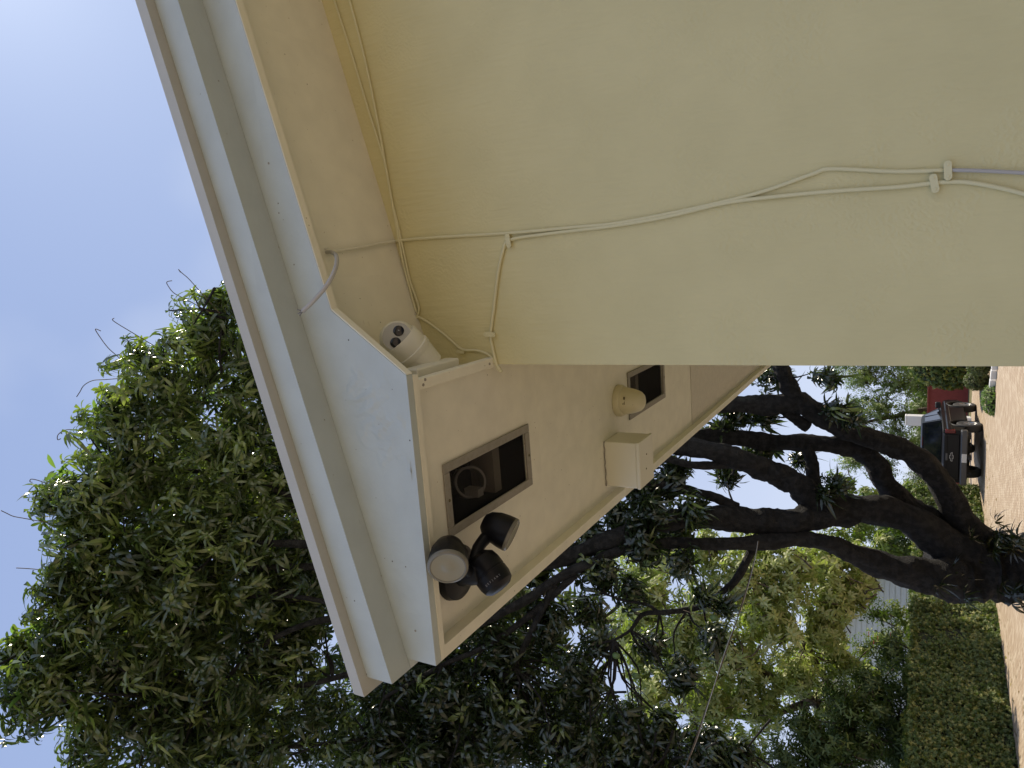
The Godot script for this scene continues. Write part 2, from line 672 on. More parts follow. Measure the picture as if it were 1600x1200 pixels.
func house() -> void:
	var h := thing("house", "pale yellow stucco house corner with white gable boards and cream soffit", "house")
	var E := 2.1
	var WZ := -1.794
	var WX := -0.292
	var BACK := -13.0
	var FZ := -1.364
	# walls
	var st := begin()
	var xr := 2 * RX - WX
	prism(st, PackedVector2Array([Vector2(WX, 0.0), Vector2(xr, 0.0), Vector2(xr, slope_y(WX, 1.423)), Vector2(RX, slope_y(RX, 1.423)), Vector2(WX, slope_y(WX, 1.423))]), WZ - 0.2, WZ)
	box(st, Vector3(WX, 0, BACK), Vector3(WX + 0.2, E + 1.32, WZ - 0.2))
	box(st, Vector3(xr - 0.2, 0, BACK), Vector3(xr, E + 1.32, WZ - 0.2))
	box(st, Vector3(WX + 0.2, 0, BACK), Vector3(xr - 0.2, E + 1.32, BACK + 0.2))
	piece("wall", st, mats["wall_paint"], h)
	# roof sheet
	st = begin()
	raking(st, -1.108, 1.548, 1.584, BACK - 0.4, FZ + 0.109)
	piece("roof", st, mats["roof_metal"], h)
	# upper boards under the roof edge: front ones follow the gable, the side one runs back along the eave
	st = begin()
	raking(st, -1.068, 1.461, 1.547, FZ + 0.001, FZ + 0.080)
	piece("upper_barge_board", st, mats["white_paint"], h)
	st = begin()
	box(st, Vector3(-1.068, E + 1.461 - S * 1.068, BACK), Vector3(-1.041, E + 1.547 - S * 1.068, FZ))
	piece("upper_eave_board", st, mats["white_paint"], h)
	# lower front board with its boxed return at the eave
	var lx := -1.040
	st = begin()
	prism(st, PackedVector2Array([Vector2(lx, E + 1.100), Vector2(-0.252, E + 1.100), Vector2(-0.082, slope_y(-0.082, 1.347)), Vector2(RX, slope_y(RX, 1.347)), Vector2(RX, slope_y(RX, 1.543)), Vector2(lx, slope_y(lx, 1.543))]), FZ - 0.024, FZ)
	prism(st, PackedVector2Array([Vector2(RX, slope_y(RX, 1.347)), Vector2(xr + 0.75, slope_y(-1.04, 1.347)), Vector2(xr + 0.75, slope_y(-1.04, 1.543)), Vector2(RX, slope_y(RX, 1.543))]), FZ - 0.024, FZ)
	piece("lower_barge_board", st, mats["white_paint"], h)
	# cracked and lifted paint on the return, as low relief
	st = begin()
	st.set_smooth_group(1)
	var ridge := noise(16.0, 4, 93, FastNoiseLite.TYPE_SIMPLEX_SMOOTH, FastNoiseLite.FRACTAL_RIDGED)
	var cover := noise(9.0, 3, 95)
	var grid := []
	for j in 71:
		var line := []
		for i in 91:
			var q := Vector3(lerpf(-0.62, -0.20, i / 90.0), lerpf(1.115, 1.32, j / 70.0), FZ)
			var off := Vector2((q.x + 0.36) / 0.17, (q.y - 1.215 - 0.35 * (q.x + 0.36)) / 0.085).length()
			var m := clampf(1.15 - off + 0.55 * cover.get_noise_2d(q.x, q.y), 0.0, 1.0)
			q.z += -0.0006 + m * (0.0002 + 0.010 * maxf(0.0, ridge.get_noise_2d(q.x, q.y * 0.45) + 0.1))
			if q.x > -0.262 and q.y < 1.125 + (q.x + 0.25) * 1.31:
				q = Vector3(-0.262, q.y, FZ - 0.002)
			line.append(q + Vector3(0, E, 0))
		grid.append(line)
	for j in 70:
		for i in 90:
			quad(st, grid[j][i], grid[j + 1][i], grid[j + 1][i + 1], grid[j][i + 1])
	piece("cracked_paint", st, mats["white_paint"], h)
	# nail heads of the boards
	for k in 9:
		st = begin()
		var nx := -0.95 + 0.42 * k
		lathe(st, [Vector2(0.0035, -0.0005), Vector2(0.0032, 0.0008), Vector2(0, 0.001)], 10, towards(Vector3(nx, slope_y(nx, 1.405 if k > 1 else 1.40), FZ), Vector3(0, 0, 1)))
		piece("nail_head", st, mats["aged_frame" if k % 3 == 0 else "white_paint"], h)
	# cream strip under the return, a little narrower than the board is thick
	st = begin()
	box(st, Vector3(lx + 0.002, E + 1.098, FZ - 0.044), Vector3(-0.256, E + 1.125, FZ - 0.0245))
	piece("return_strip", st, mats["cream_paint"], h)
	# edge of the return seen from the wall side
	st = begin()
	prism(st, PackedVector2Array([Vector2(-0.2505, E + 1.1005), Vector2(-0.248, E + 1.0995), Vector2(-0.078, slope_y(-0.078, 1.344)), Vector2(1.2, slope_y(1.2, 1.344)), Vector2(1.2, slope_y(1.2, 1.3465)), Vector2(-0.081, slope_y(-0.081, 1.3465))]), FZ - 0.0235, FZ - 0.001)
	piece("board_edge", st, mats["cream_paint"], h)
	# side eave board with cream inner face
	st = begin()
	box(st, Vector3(lx, E + 1.100, BACK), Vector3(lx + 0.036, E + 1.275, FZ - 0.0245))
	piece("eave_board", st, mats["cream_paint"], h)
	# sloping soffit under the gable overhang
	st = begin()
	raking(st, WX - 0.01, 1.410, 1.424, WZ + 0.0005, FZ - 0.0245)
	piece("gable_soffit", st, mats["cream_paint"], h)
	# panel that closes the eave box towards the wall, and the batten on its foot
	st = begin()
	box(st, Vector3(WX - 0.012, E + 1.137, WZ + 0.001), Vector3(WX + 0.002, E + 1.325, FZ - 0.045))
	piece("closing_panel", st, mats["wall_paint"], h)
	st = begin()
	chamfer_box(st, Vector3(WX - 0.008, E + 1.104, WZ + 0.004), Vector3(WX + 0.022, E + 1.128, FZ - 0.046), 0.003)
	var batten := piece("batten", st, mats["cream_paint"], h)
	for q in [Vector3(WX + 0.004, E + 1.1035, FZ - 0.07), Vector3(WX + 0.016, E + 1.1035, FZ - 0.08), Vector3(WX + 0.006, E + 1.1035, WZ + 0.03)]:
		st = begin()
		lathe(st, [Vector2(0, -0.0015), Vector2(0.004, -0.001), Vector2(0.0045, 0.001)], 10, Transform3D(Basis(), q))
		piece("nail_head", st, mats["aged_frame"], batten)
	# eave soffit with two openings
	var sy := E + 1.135
	var x0 := lx + 0.036
	var x1 := WX
	var holes := [[-0.728, -0.546, -2.003, -1.536], [-0.724, -0.536, -3.482, -2.984]]
	var zs := [FZ - 0.0445, holes[0][3], holes[0][2], holes[1][3], holes[1][2], -3.985]
	st = begin()
	for k in zs.size() - 1:
		if k % 2 == 0:
			box(st, Vector3(x0, sy, zs[k + 1]), Vector3(x1, sy + 0.012, zs[k]))
		else:
			var hole: Array = holes[k / 2]
			box(st, Vector3(x0, sy, zs[k + 1]), Vector3(hole[0], sy + 0.012, zs[k]))
			box(st, Vector3(hole[1], sy, zs[k + 1]), Vector3(x1, sy + 0.012, zs[k]))
	piece("eave_soffit", st, mats["cream_paint"], h)
	st = begin()
	box(st, Vector3(x0, sy - 0.002, BACK), Vector3(x1, sy + 0.012, -3.992))
	var rough := piece("eave_soffit", st, mats["rough_paint"], h)
	rough.set_meta("label", "farther soffit sheet with crackled paint")
	# the dark roof space over the soffit
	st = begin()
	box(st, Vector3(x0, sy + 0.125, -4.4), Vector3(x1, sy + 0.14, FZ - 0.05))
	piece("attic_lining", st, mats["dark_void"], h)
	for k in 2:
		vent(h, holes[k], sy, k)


func vent(h: Node3D, hole: Array, sy: float, k: int) -> void:
	var fr := begin()
	var x0: float = hole[0] - 0.016
	var x1: float = hole[1] + 0.016
	var z0: float = hole[2] - 0.016
	var z1: float = hole[3] + 0.016
	var w := 0.027
	var b := sy - 0.007
	chamfer_box(fr, Vector3(x0, b, z0), Vector3(x0 + w, sy - 0.0005, z1), 0.002)
	chamfer_box(fr, Vector3(x1 - w, b, z0), Vector3(x1, sy - 0.0005, z1), 0.002)
	chamfer_box(fr, Vector3(x0 + w, b, z0), Vector3(x1 - w, sy - 0.0005, z0 + w), 0.002)
	chamfer_box(fr, Vector3(x0 + w, b, z1 - w), Vector3(x1 - w, sy - 0.0005, z1), 0.002)
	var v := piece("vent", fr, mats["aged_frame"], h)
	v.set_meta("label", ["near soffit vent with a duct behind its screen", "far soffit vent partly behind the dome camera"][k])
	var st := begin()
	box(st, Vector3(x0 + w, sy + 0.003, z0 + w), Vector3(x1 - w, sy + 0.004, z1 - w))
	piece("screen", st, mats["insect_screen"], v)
	for z in [z0 + w / 2, z1 - w / 2]:
		st = begin()
		lathe(st, [Vector2(0, -0.0025), Vector2(0.0035, -0.002), Vector2(0.005, 0.0)], 12, Transform3D(Basis(), Vector3((x0 + x1) / 2, b, z)))
		piece("screw", st, mats["mark_brown"], v)
	st = begin()
	box(st, Vector3(x1 - w - 0.012, b + 0.001, z0 + w), Vector3(x1 - w - 0.006, b + 0.006, z0 + w + 0.03))
	if k == 0:
		# a rafter and a round duct in the roof space
		st = begin()
		box(st, Vector3(x0 + w, sy + 0.03, z0 + 0.145), Vector3(x1 - w, sy + 0.118, z0 + 0.185))
		piece("rafter", st, mats["attic_wood"], v)
		st = begin()
		var t := towards(Vector3(x0 + 0.085, sy + 0.072, z0 + 0.27), Vector3(0.30, -0.65, 0.60))
		lathe(st, [Vector2(0.043, -0.03), Vector2(0.05, -0.03), Vector2(0.05, 0.03), Vector2(0.043, 0.03), Vector2(0.043, -0.03)], 28, t)
		piece("duct", st, mats["attic_metal"], v)
		st = begin()
		box(st, Vector3(x0 + 0.05, sy + 0.02, z0 + 0.27), Vector3(x0 + 0.075, sy + 0.07, z0 + 0.3))
		piece("bracket", st, mats["attic_metal"], v)
		st = begin()
		box(st, Vector3(x1 - 0.06, sy + 0.07, z1 - 0.1), Vector3(x1 - 0.03, sy + 0.118, z1 - 0.06))
		piece("bracket", st, mats["attic_metal"], v)
	else:
		st = begin()
		box(st, Vector3(x0 + w, sy + 0.03, z0 + 0.3), Vector3(x1 - w, sy + 0.118, z0 + 0.34))
		piece("rafter", st, mats["attic_wood"], v)


# ---------------------------------------------------------------- cameras, lights and boxes under the eave
func eave_fittings() -> void:
	turret_camera()
	dome_camera()
	flood_light()
	junction_box()


func turret_camera() -> void:
	var foot := Vector3(-0.232, 3.346, -1.584)
	var mid := Vector3(-0.182, 3.367, -1.552)
	var o := thing("turret_camera", "cream turret security camera with two black lenses in the gable corner", "security camera", foot)
	var axis := (mid - foot).normalized()
	var st := begin()
	lathe(st, [Vector2(0, 0.0), Vector2(0.062, 0.0), Vector2(0.064, 0.004), Vector2(0.064, 0.018), Vector2(0.060, 0.020), Vector2(0.060, 0.034), Vector2(0.058, 0.060), Vector2(0.055, 0.065), Vector2(0.051, 0.062), Vector2(0.0, 0.045)], 40, towards(Vector3.ZERO, axis))
	piece("base", st, mats["camera_cream"], o)
	st = begin()
	chamfer_box(st, Vector3(-0.059, -0.104, -0.080), Vector3(-0.020, -0.055, 0.120), 0.004)
	piece("mounting_block", st, mats["camera_cream"], o)
	st = begin()
	lathe(st, [Vector2(0, -0.055), Vector2(0.058, -0.055), Vector2(0.062, 0.001)], 36, towards(Vector3.ZERO, axis))
	piece("mounting_ring", st, mats["camera_cream"], o)
	var look := Vector3(0.30, -0.57, 0.80).normalized()
	var t := towards(mid - foot, look)
	st = begin()
	var prof := []
	for k in 15:
		var a := lerpf(-PI / 2, 0.66, k / 14.0)
		prof.append(Vector2(0.052 * cos(a), 0.052 * sin(a)))
	prof.append(Vector2(0.0, 0.052 * sin(0.66)))
	lathe(st, prof, 40, t)
	var ball := piece("ball", st, mats["camera_cream"], o)
	var face_y := 0.052 * sin(0.66)
	st = begin()
	lathe(st, [Vector2(0.0405, face_y - 0.002), Vector2(0.0405, face_y + 0.001), Vector2(0.0, face_y + 0.0012)], 36, t)
	piece("face_plate", st, mats["camera_face"], ball)
	# the two dark windows lie across the face, one over the other as the eave sees it
	var up_face := (Vector3(0.86, -0.33, 0.02) - look * Vector3(0.86, -0.33, 0.02).dot(look)).normalized()
	for s in [-1.0, 1.0]:
		st = begin()
		var at: Vector3 = (mid - foot) + look * (face_y + 0.0012) + up_face * s * 0.0172
		lathe(st, [Vector2(0.0150, -0.001), Vector2(0.0150, 0.0012), Vector2(0.014, 0.0018), Vector2(0.0, 0.0018)], 28, towards(at, look))
		var w := piece("window" if s < 0 else "lens", st, mats["lens_black"], ball)
		if s > 0:
			st = begin()
			lathe(st, [Vector2(0.0025, 0.0018), Vector2(0.002, 0.003), Vector2(0, 0.0034)], 14, towards(at + up_face * 0.001, look))
			st.generate_normals()
			part("lens_glass", st.commit(), mats["glint"], o)
		w.set_meta("label", "upper glossy lens window" if s > 0 else "lower dark window")
	st = begin()
	lathe(st, [Vector2(0, -0.001), Vector2(0.003, -0.001), Vector2(0.003, 0.001), Vector2(0, 0.001)], 10, towards(mid - foot + Vector3(-0.034, -0.022, 0.026), Vector3(-0.6, -0.4, 0.6)))
	piece("set_screw", st, mats["mark_brown"], o)


func dome_camera() -> void:
	var o := thing("dome_camera", "cream dome security camera hanging under the soffit before the far vent", "security camera", Vector3(-0.622, 3.2345, -2.845))
	var down := towards(Vector3.ZERO, Vector3.DOWN)
	var st := begin()
	lathe(st, [Vector2(0, 0), Vector2(0.068, 0), Vector2(0.070, 0.003), Vector2(0.070, 0.018), Vector2(0.066, 0.028), Vector2(0.060, 0.031)], 40, down)
	piece("base", st, mats["dome_cream"], o)
	st = begin()
	lathe(st, [Vector2(0.060, 0.030), Vector2(0.058, 0.05), Vector2(0.053, 0.075), Vector2(0.047, 0.094), Vector2(0.041, 0.107), Vector2(0.030, 0.118), Vector2(0.015, 0.124), Vector2(0, 0.1255)], 40, down)
	var body := piece("shell", st, mats["dome_cream"], o)
	var toward_eye := Vector3(0.6, 0, 2.85).normalized()
	var side := Vector3.UP.cross(toward_eye).normalized()
	st = begin()
	box(st, Vector3(-0.006, -0.004, 0), Vector3(0.006, 0.004, 0.002))
	part_at(st, "sensor_window", mats["mark_brown"], body, Transform3D(Basis(side, Vector3.UP, toward_eye), toward_eye * 0.057 + Vector3(0.011, -0.052, 0)))
	st = begin()
	box(st, Vector3(-0.009, -0.0045, 0), Vector3(0.009, -0.0015, 0.002))
	box(st, Vector3(-0.009, 0.001, 0), Vector3(0.009, 0.0045, 0.002))
	part_at(st, "slot", mats["mark_brown"], body, Transform3D(Basis(side, Vector3.UP, toward_eye), toward_eye * 0.057 + Vector3(-0.008, -0.049, 0)))
	for q in [Vector3(-0.006, -0.085, 0.047), Vector3(-0.045, -0.035, 0.035)]:
		st = begin()
		lathe(st, [Vector2(0, 0.002), Vector2(0.0025, 0.002), Vector2(0.003, -0.003)], 10, towards(q, Vector3(q.x, 0, q.z)))
		piece("set_screw", st, mats["mark_brown"], body)
	# the lens port looks away from the house
	st = begin()
	lathe(st, [Vector2(0.02, -0.004), Vector2(0.02, 0.002), Vector2(0.014, 0.004), Vector2(0, 0.004)], 24, towards(Vector3(-0.036, -0.085, -0.022), Vector3(-0.75, -0.3, -0.5)))
	piece("lens_window", st, mats["lens_black"], body)


func part_at(st: SurfaceTool, called: String, material: Material, parent: Node3D, t: Transform3D) -> MeshInstance3D:
	var o := piece(called, st, material, parent)
	o.transform = t
	return o


func flood_light() -> void:
	var root := Vector3(-0.846, 3.2345, -1.527)
	var o := thing("flood_light", "black twin head flood light with motion sensor under the soffit corner", "flood light", root)
	o.scale = Vector3.ONE * 1.1
	var black: Material = mats["black_plastic"]
	var down := towards(Vector3.ZERO, Vector3.DOWN)
	var st := begin()
	lathe(st, [Vector2(0, 0), Vector2(0.072, 0), Vector2(0.074, 0.004), Vector2(0.070, 0.022), Vector2(0.058, 0.030), Vector2(0, 0.032)], 40, down)
	piece("mounting_plate", st, black, o)
	# arm from the plate to the sensor and to the two heads
	st = begin()
	tube(st, curve([Vector3(0, -0.02, 0), Vector3(0.0, -0.045, 0), Vector3(0.004, -0.075, -0.01)], 4), [0.040, 0.036, 0.034, 0.033, 0.03], 20)
	piece("stem", st, black, o)
	# sensor: a fat capsule that leans out
	var sc := Vector3(0.002, -0.088, -0.03)
	var sdir := Vector3(-0.62, -0.66, 0.12).normalized()
	st = begin()
	lathe(st, [Vector2(0, -0.05), Vector2(0.026, -0.047), Vector2(0.041, -0.034), Vector2(0.045, -0.015), Vector2(0.045, 0.006), Vector2(0.0435, 0.007), Vector2(0.0435, 0.010), Vector2(0.045, 0.011), Vector2(0.045, 0.030), Vector2(0.041, 0.046), Vector2(0.030, 0.055), Vector2(0, 0.058)], 36, towards(sc, sdir))
	var sensor := piece("motion_sensor", st, black, o)
	# the maker's name round the sensor
	var name_dir := Vector3(0.3, -0.55, 0.9)
	name_dir = (name_dir - sdir * name_dir.dot(sdir)).normalized()
	var word := "DEFIANT"
	for k in word.length():
		var tm := TextMesh.new()
		tm.text = word[k]
		var f := SystemFont.new()
		f.font_names = PackedStringArray(["Droid Sans"])
		tm.font = f
		tm.font_size = 16
		tm.pixel_size = 0.00042
		tm.depth = 0.0006
		var n := name_dir.rotated(sdir, (k - 3) * -0.16)
		var letter := part("letter", tm, mats["grey_print"], sensor)
		letter.transform = Transform3D(Basis(n.cross(sdir) * 1.0, -sdir, n), sc + sdir * 0.034 + n * 0.0449)
	head(o, Vector3(0.099, -0.078, 0.118), Vector3(-0.27, -0.49, 0.82), [Vector3(0.01, -0.06, 0.01), Vector3(0.05, -0.055, 0.05), Vector3(0.09, -0.06, 0.09)], 0.047)
	head(o, Vector3(0.082, -0.083, -0.112), Vector3(-0.42, -0.88, -0.18), [Vector3(0.01, -0.055, -0.01), Vector3(0.05, -0.05, -0.05), Vector3(0.075, -0.06, -0.1)], 0.045)


func head(o: Node3D, at: Vector3, look: Vector3, arm: Array, r: float) -> void:
	var st := begin()
	tube(st, curve(arm, 4), [0.016, 0.016, 0.015, 0.015, 0.016, 0.016, 0.017, 0.017, 0.017], 16)
	piece("arm", st, mats["black_plastic"], o)
	var t := towards(at, look)
	st = begin()
	lathe(st, [Vector2(0, -r * 1.15), Vector2(r * 0.45, -r * 1.1), Vector2(r * 0.72, -r * 0.85), Vector2(r * 0.92, -r * 0.35), Vector2(r, r * 0.2), Vector2(r * 1.02, r * 0.62), Vector2(r * 0.95, r * 0.64)], 40, t)
	var shell := piece("lamp_head", st, mats["black_plastic"], o)
	st = begin()
	lathe(st, [Vector2(r * 1.0, r * 0.6), Vector2(r * 1.03, r * 0.66), Vector2(r * 1.0, r * 0.78), Vector2(r * 0.9, r * 0.84), Vector2(r * 0.84, r * 0.82)], 40, t)
	piece("lens_ring", st, mats["lamp_lens"], shell)
	st = begin()
	lathe(st, [Vector2(r * 0.85, r * 0.81), Vector2(r * 0.7, r * 0.80), Vector2(r * 0.45, r * 0.74), Vector2(r * 0.25, r * 0.78), Vector2(0, r * 0.83)], 40, t)
	piece("lens", st, mats["lamp_inner"], shell)


func junction_box() -> void:
	var o := thing("junction_box", "square cream metal box hanging under the soffit by the eave", "junction box", Vector3(-0.857, 3.2345, -2.745))
	var st := begin()
	chamfer_box(st, Vector3(-0.097, -0.140, -0.083), Vector3(0.097, 0.0, 0.083), 0.003)
	piece("body", st, mats["camera_cream"], o)
	st = begin()
	chamfer_box(st, Vector3(-0.100, -0.156, -0.086), Vector3(0.100, -0.1405, 0.086), 0.003)
	var lid := piece("lid", st, mats["camera_cream"], o)
	for q in [Vector3(0.03, -0.156, 0.0), Vector3(-0.03, -0.156, 0.01)]:
		st = begin()
		lathe(st, [Vector2(0.004, 0.0), Vector2(0.0035, 0.0015), Vector2(0, 0.002)], 10, towards(q, Vector3.DOWN))
		piece("screw", st, mats["mark_brown"], lid)
	# old sealant along the top edge
	st = begin()
	var pts := []
	for k in 12:
		pts.append(Vector3(-0.097 + 0.0176 * k, -0.003 - 0.002 * sin(k * 2.3), 0.0845))
	tube(st, pts, [0.0025], 6, 0.4)
	piece("sealant", st, mats["aged_frame"], o)


# ---------------------------------------------------------------- cables
func cables() -> void:
	var paint: Material = mats["cable_paint"]
	var upper := thing("cable", "upper painted cable crossing the gable soffit to a cut grey end", "cable", Vector3.ZERO)
	wire("painted_run", [Vector3(0.126, 2.056, -1.789), Vector3(0.135, 2.146, -1.789), Vector3(0.157, 2.272, -1.789), Vector3(0.151, 2.312, -1.789), Vector3(0.127, 2.41, -1.789), Vector3(0.111, 2.514, -1.789), Vector3(0.096, 2.658, -1.789), Vector3(0.086, 2.797, -1.789), Vector3(0.087, 2.908, -1.789), Vector3(0.089, 3.108, -1.789), Vector3(0.097, 3.329, -1.789), Vector3(0.101, 3.474, -1.789), Vector3(0.101, 3.541, -1.789)], 0.0048, paint, upper)
	wire("soffit_run", [Vector3(0.1, 3.526, -1.778), Vector3(0.098, 3.526, -1.752), Vector3(0.093, 3.525, -1.695), Vector3(0.083, 3.522, -1.604), Vector3(0.077, 3.521, -1.522), Vector3(0.073, 3.52, -1.474)], 0.0046, mats["camera_cream"], upper)
	wire("bare_tail", [Vector3(0.125, 2.051, -1.788), Vector3(0.122, 2.028, -1.785), Vector3(0.115, 1.984, -1.785), Vector3(0.103, 1.92, -1.785), Vector3(0.093, 1.858, -1.786)], 0.0042, mats["cable_grey"], upper)
	wire("cut_end", [Vector3(0.073, 3.523, -1.475), Vector3(0.069, 3.483, -1.455), Vector3(0.054, 3.423, -1.405), Vector3(0.024, 3.382, -1.352), Vector3(-0.015, 3.391, -1.325), Vector3(-0.052, 3.424, -1.305), Vector3(-0.077, 3.458, -1.295)], 0.0058, mats["cable_grey"], upper)
	var st := begin()
	for d in [Vector3(0.004, 0.004, 0.01), Vector3(-0.008, -0.003, 0.012), Vector3(-0.004, 0.006, 0.008)]:
		var e: Vector3 = Vector3(-0.076, 3.456, -1.295)
		tube(st, [e, e + d * 1.3], [0.0022, 0.0012], 5)
	piece("bare_strand", st, mats["glint"], upper)
	var lower := thing("cable", "lower painted cable bending round the wall corner into the eave soffit", "cable", Vector3.ZERO)
	wire("painted_run", [Vector3(0.027, 1.854, -1.788), Vector3(0.062, 1.918, -1.788), Vector3(0.087, 1.983, -1.788), Vector3(0.099, 2.028, -1.788), Vector3(0.102, 2.074, -1.788), Vector3(0.102, 2.145, -1.788), Vector3(0.108, 2.272, -1.788), Vector3(0.11, 2.41, -1.788), Vector3(0.107, 2.514, -1.788), Vector3(0.089, 2.658, -1.788), Vector3(0.08, 2.797, -1.788), Vector3(0.078, 2.908, -1.788), Vector3(0.076, 3.006, -1.788), Vector3(0.07, 3.115, -1.788), Vector3(0.041, 3.141, -1.788), Vector3(-0.027, 3.165, -1.788), Vector3(-0.12, 3.187, -1.788), Vector3(-0.2, 3.206, -1.788), Vector3(-0.244, 3.203, -1.788), Vector3(-0.297, 3.192, -1.788), Vector3(-0.314, 3.178, -1.788)], 0.0048, paint, lower)
	var pair := thing("cable_pair", "twin thin cables that follow the gable soffit down to the closing batten", "cable", Vector3.ZERO)
	wire("strand", [Vector3(0.957, 3.699, -1.788), Vector3(0.842, 3.672, -1.788), Vector3(0.684, 3.628, -1.788), Vector3(0.507, 3.584, -1.788), Vector3(0.349, 3.542, -1.788), Vector3(0.231, 3.528, -1.788), Vector3(0.112, 3.508, -1.788), Vector3(-0.02, 3.489, -1.788), Vector3(-0.106, 3.464, -1.788), Vector3(-0.136, 3.473, -1.788)], 0.0037, paint, pair)
	wire("strand", [Vector3(0.941, 3.639, -1.786), Vector3(0.826, 3.61, -1.786), Vector3(0.635, 3.572, -1.786), Vector3(0.464, 3.55, -1.786), Vector3(0.348, 3.538, -1.786), Vector3(0.215, 3.525, -1.786), Vector3(0.033, 3.506, -1.786), Vector3(-0.068, 3.486, -1.786), Vector3(-0.127, 3.473, -1.786)], 0.0037, paint, pair)
	wire("joined_run", [Vector3(-0.138, 3.473, -1.788), Vector3(-0.163, 3.426, -1.788), Vector3(-0.203, 3.369, -1.788), Vector3(-0.245, 3.314, -1.788), Vector3(-0.249, 3.261, -1.788), Vector3(-0.263, 3.218, -1.788), Vector3(-0.293, 3.194, -1.788), Vector3(-0.306, 3.182, -1.788)], 0.0040, paint, pair)
	# clips: a flat lug with two nails across each cable
	clip(Vector3(0.124, 2.05, -1.794), Vector3(1, 0.05, 0), "painted two nail clip on the upper cable low on the wall", true)
	clip(Vector3(0.101, 2.074, -1.794), Vector3(1, 0.18, 0), "painted two nail clip on the lower cable just above its twin", true)
	clip(Vector3(0.068, 3.119, -1.794), Vector3(1, 0.1, 0), "painted clip where the lower cable turns towards the wall corner", true)
	clip(Vector3(-0.2, 3.207, -1.794), Vector3(0.1, 1, 0), "painted clip on the bent cable near the wall edge", true)
	clip(Vector3(-0.138, 3.478, -1.794), Vector3(0.35, 1, 0), "thin painted strap holding the twin cables under the gable soffit", false)
	clip(Vector3(-0.252, 3.319, -1.794), Vector3(0.2, 1, 0), "small painted strap holding the joined cable above the batten", false)
	nail(Vector3(0.112, 3.557, -1.786), "painted nail where the upper cable passes onto the gable soffit")
	nail(Vector3(0.08, 3.5, -1.45), "painted nail beside the hole at the grey cable end")
	# a stub of wire in a hole of the lower barge board
	var hole: Vector3 = Vector3(-0.543, 3.479, -1.364)
	var stub := thing("wire_stub", "short pale wire stub poking from a hole in the white barge board", "wire", hole)
	st = begin()
	lathe(st, [Vector2(0.0, 0.0006), Vector2(0.0085, 0.0006), Vector2(0.0085, -0.001)], 18, towards(Vector3.ZERO, Vector3(0, 0, 1)))
	piece("hole_rim", st, mats["mark_brown"], stub)
	wire("stub", [Vector3(0, 0, -0.002), Vector3(0.001, -0.001, 0.008), Vector3(0.0, 0.004, 0.016), Vector3(-0.002, 0.013, 0.021)], 0.0035, mats["camera_cream"], stub)


func clip(at: Vector3, long: Vector3, label: String, big: bool) -> void:
	var o := thing("cable_clip", label, "cable clip", at, "cable clips on the gable wall")
	var l := long.normalized()
	var b := Basis(l, Vector3(0, 0, 1).cross(l), Vector3(0, 0, 1))
	var hw := 0.020 if big else 0.014
	var hh := 0.0075 if big else 0.004
	var out := PackedVector2Array()
	for k in 24:
		var a := TAU * k / 24
		out.append(Vector2(signf(cos(a)) * (hw - hh) + cos(a) * hh, sin(a) * hh))
	var st := begin()
	prism(st, out, 0.0095 if big else 0.008, 0.0135 if big else 0.011, Transform3D(b, Vector3.ZERO))
	chamfer_box(st, Vector3(-hw * 0.75, -hh * 0.6, 0.0), Vector3(-hw * 0.42, hh * 0.6, 0.0096), 0.001, Transform3D(b, Vector3.ZERO))
	chamfer_box(st, Vector3(hw * 0.42, -hh * 0.6, 0.0), Vector3(hw * 0.75, hh * 0.6, 0.0096), 0.001, Transform3D(b, Vector3.ZERO))
	piece("strap", st, mats["cable_paint"], o)
	if big:
		for s in [-0.62, 0.62]:
			st = begin()
			lathe(st, [Vector2(0.0032, 0.013), Vector2(0.0028, 0.0148), Vector2(0, 0.0152)], 12, towards(b * Vector3(s * hw, 0, 0), Vector3(0, 0, 1)))
			piece("nail_head", st, mats["cable_paint"], o)


func nail(at: Vector3, label: String) -> void:
	var st := begin()
	lathe(st, [Vector2(0.002, -0.012), Vector2(0.002, 0.005), Vector2(0.0045, 0.006), Vector2(0.004, 0.009), Vector2(0, 0.0095)], 12, towards(Vector3.ZERO, Vector3(-0.2, -0.4, 1)))
	var o := piece("nail", st, mats["camera_cream"], self)
	o.position = at
	tag(o, label, "nail", "nails by the cables")


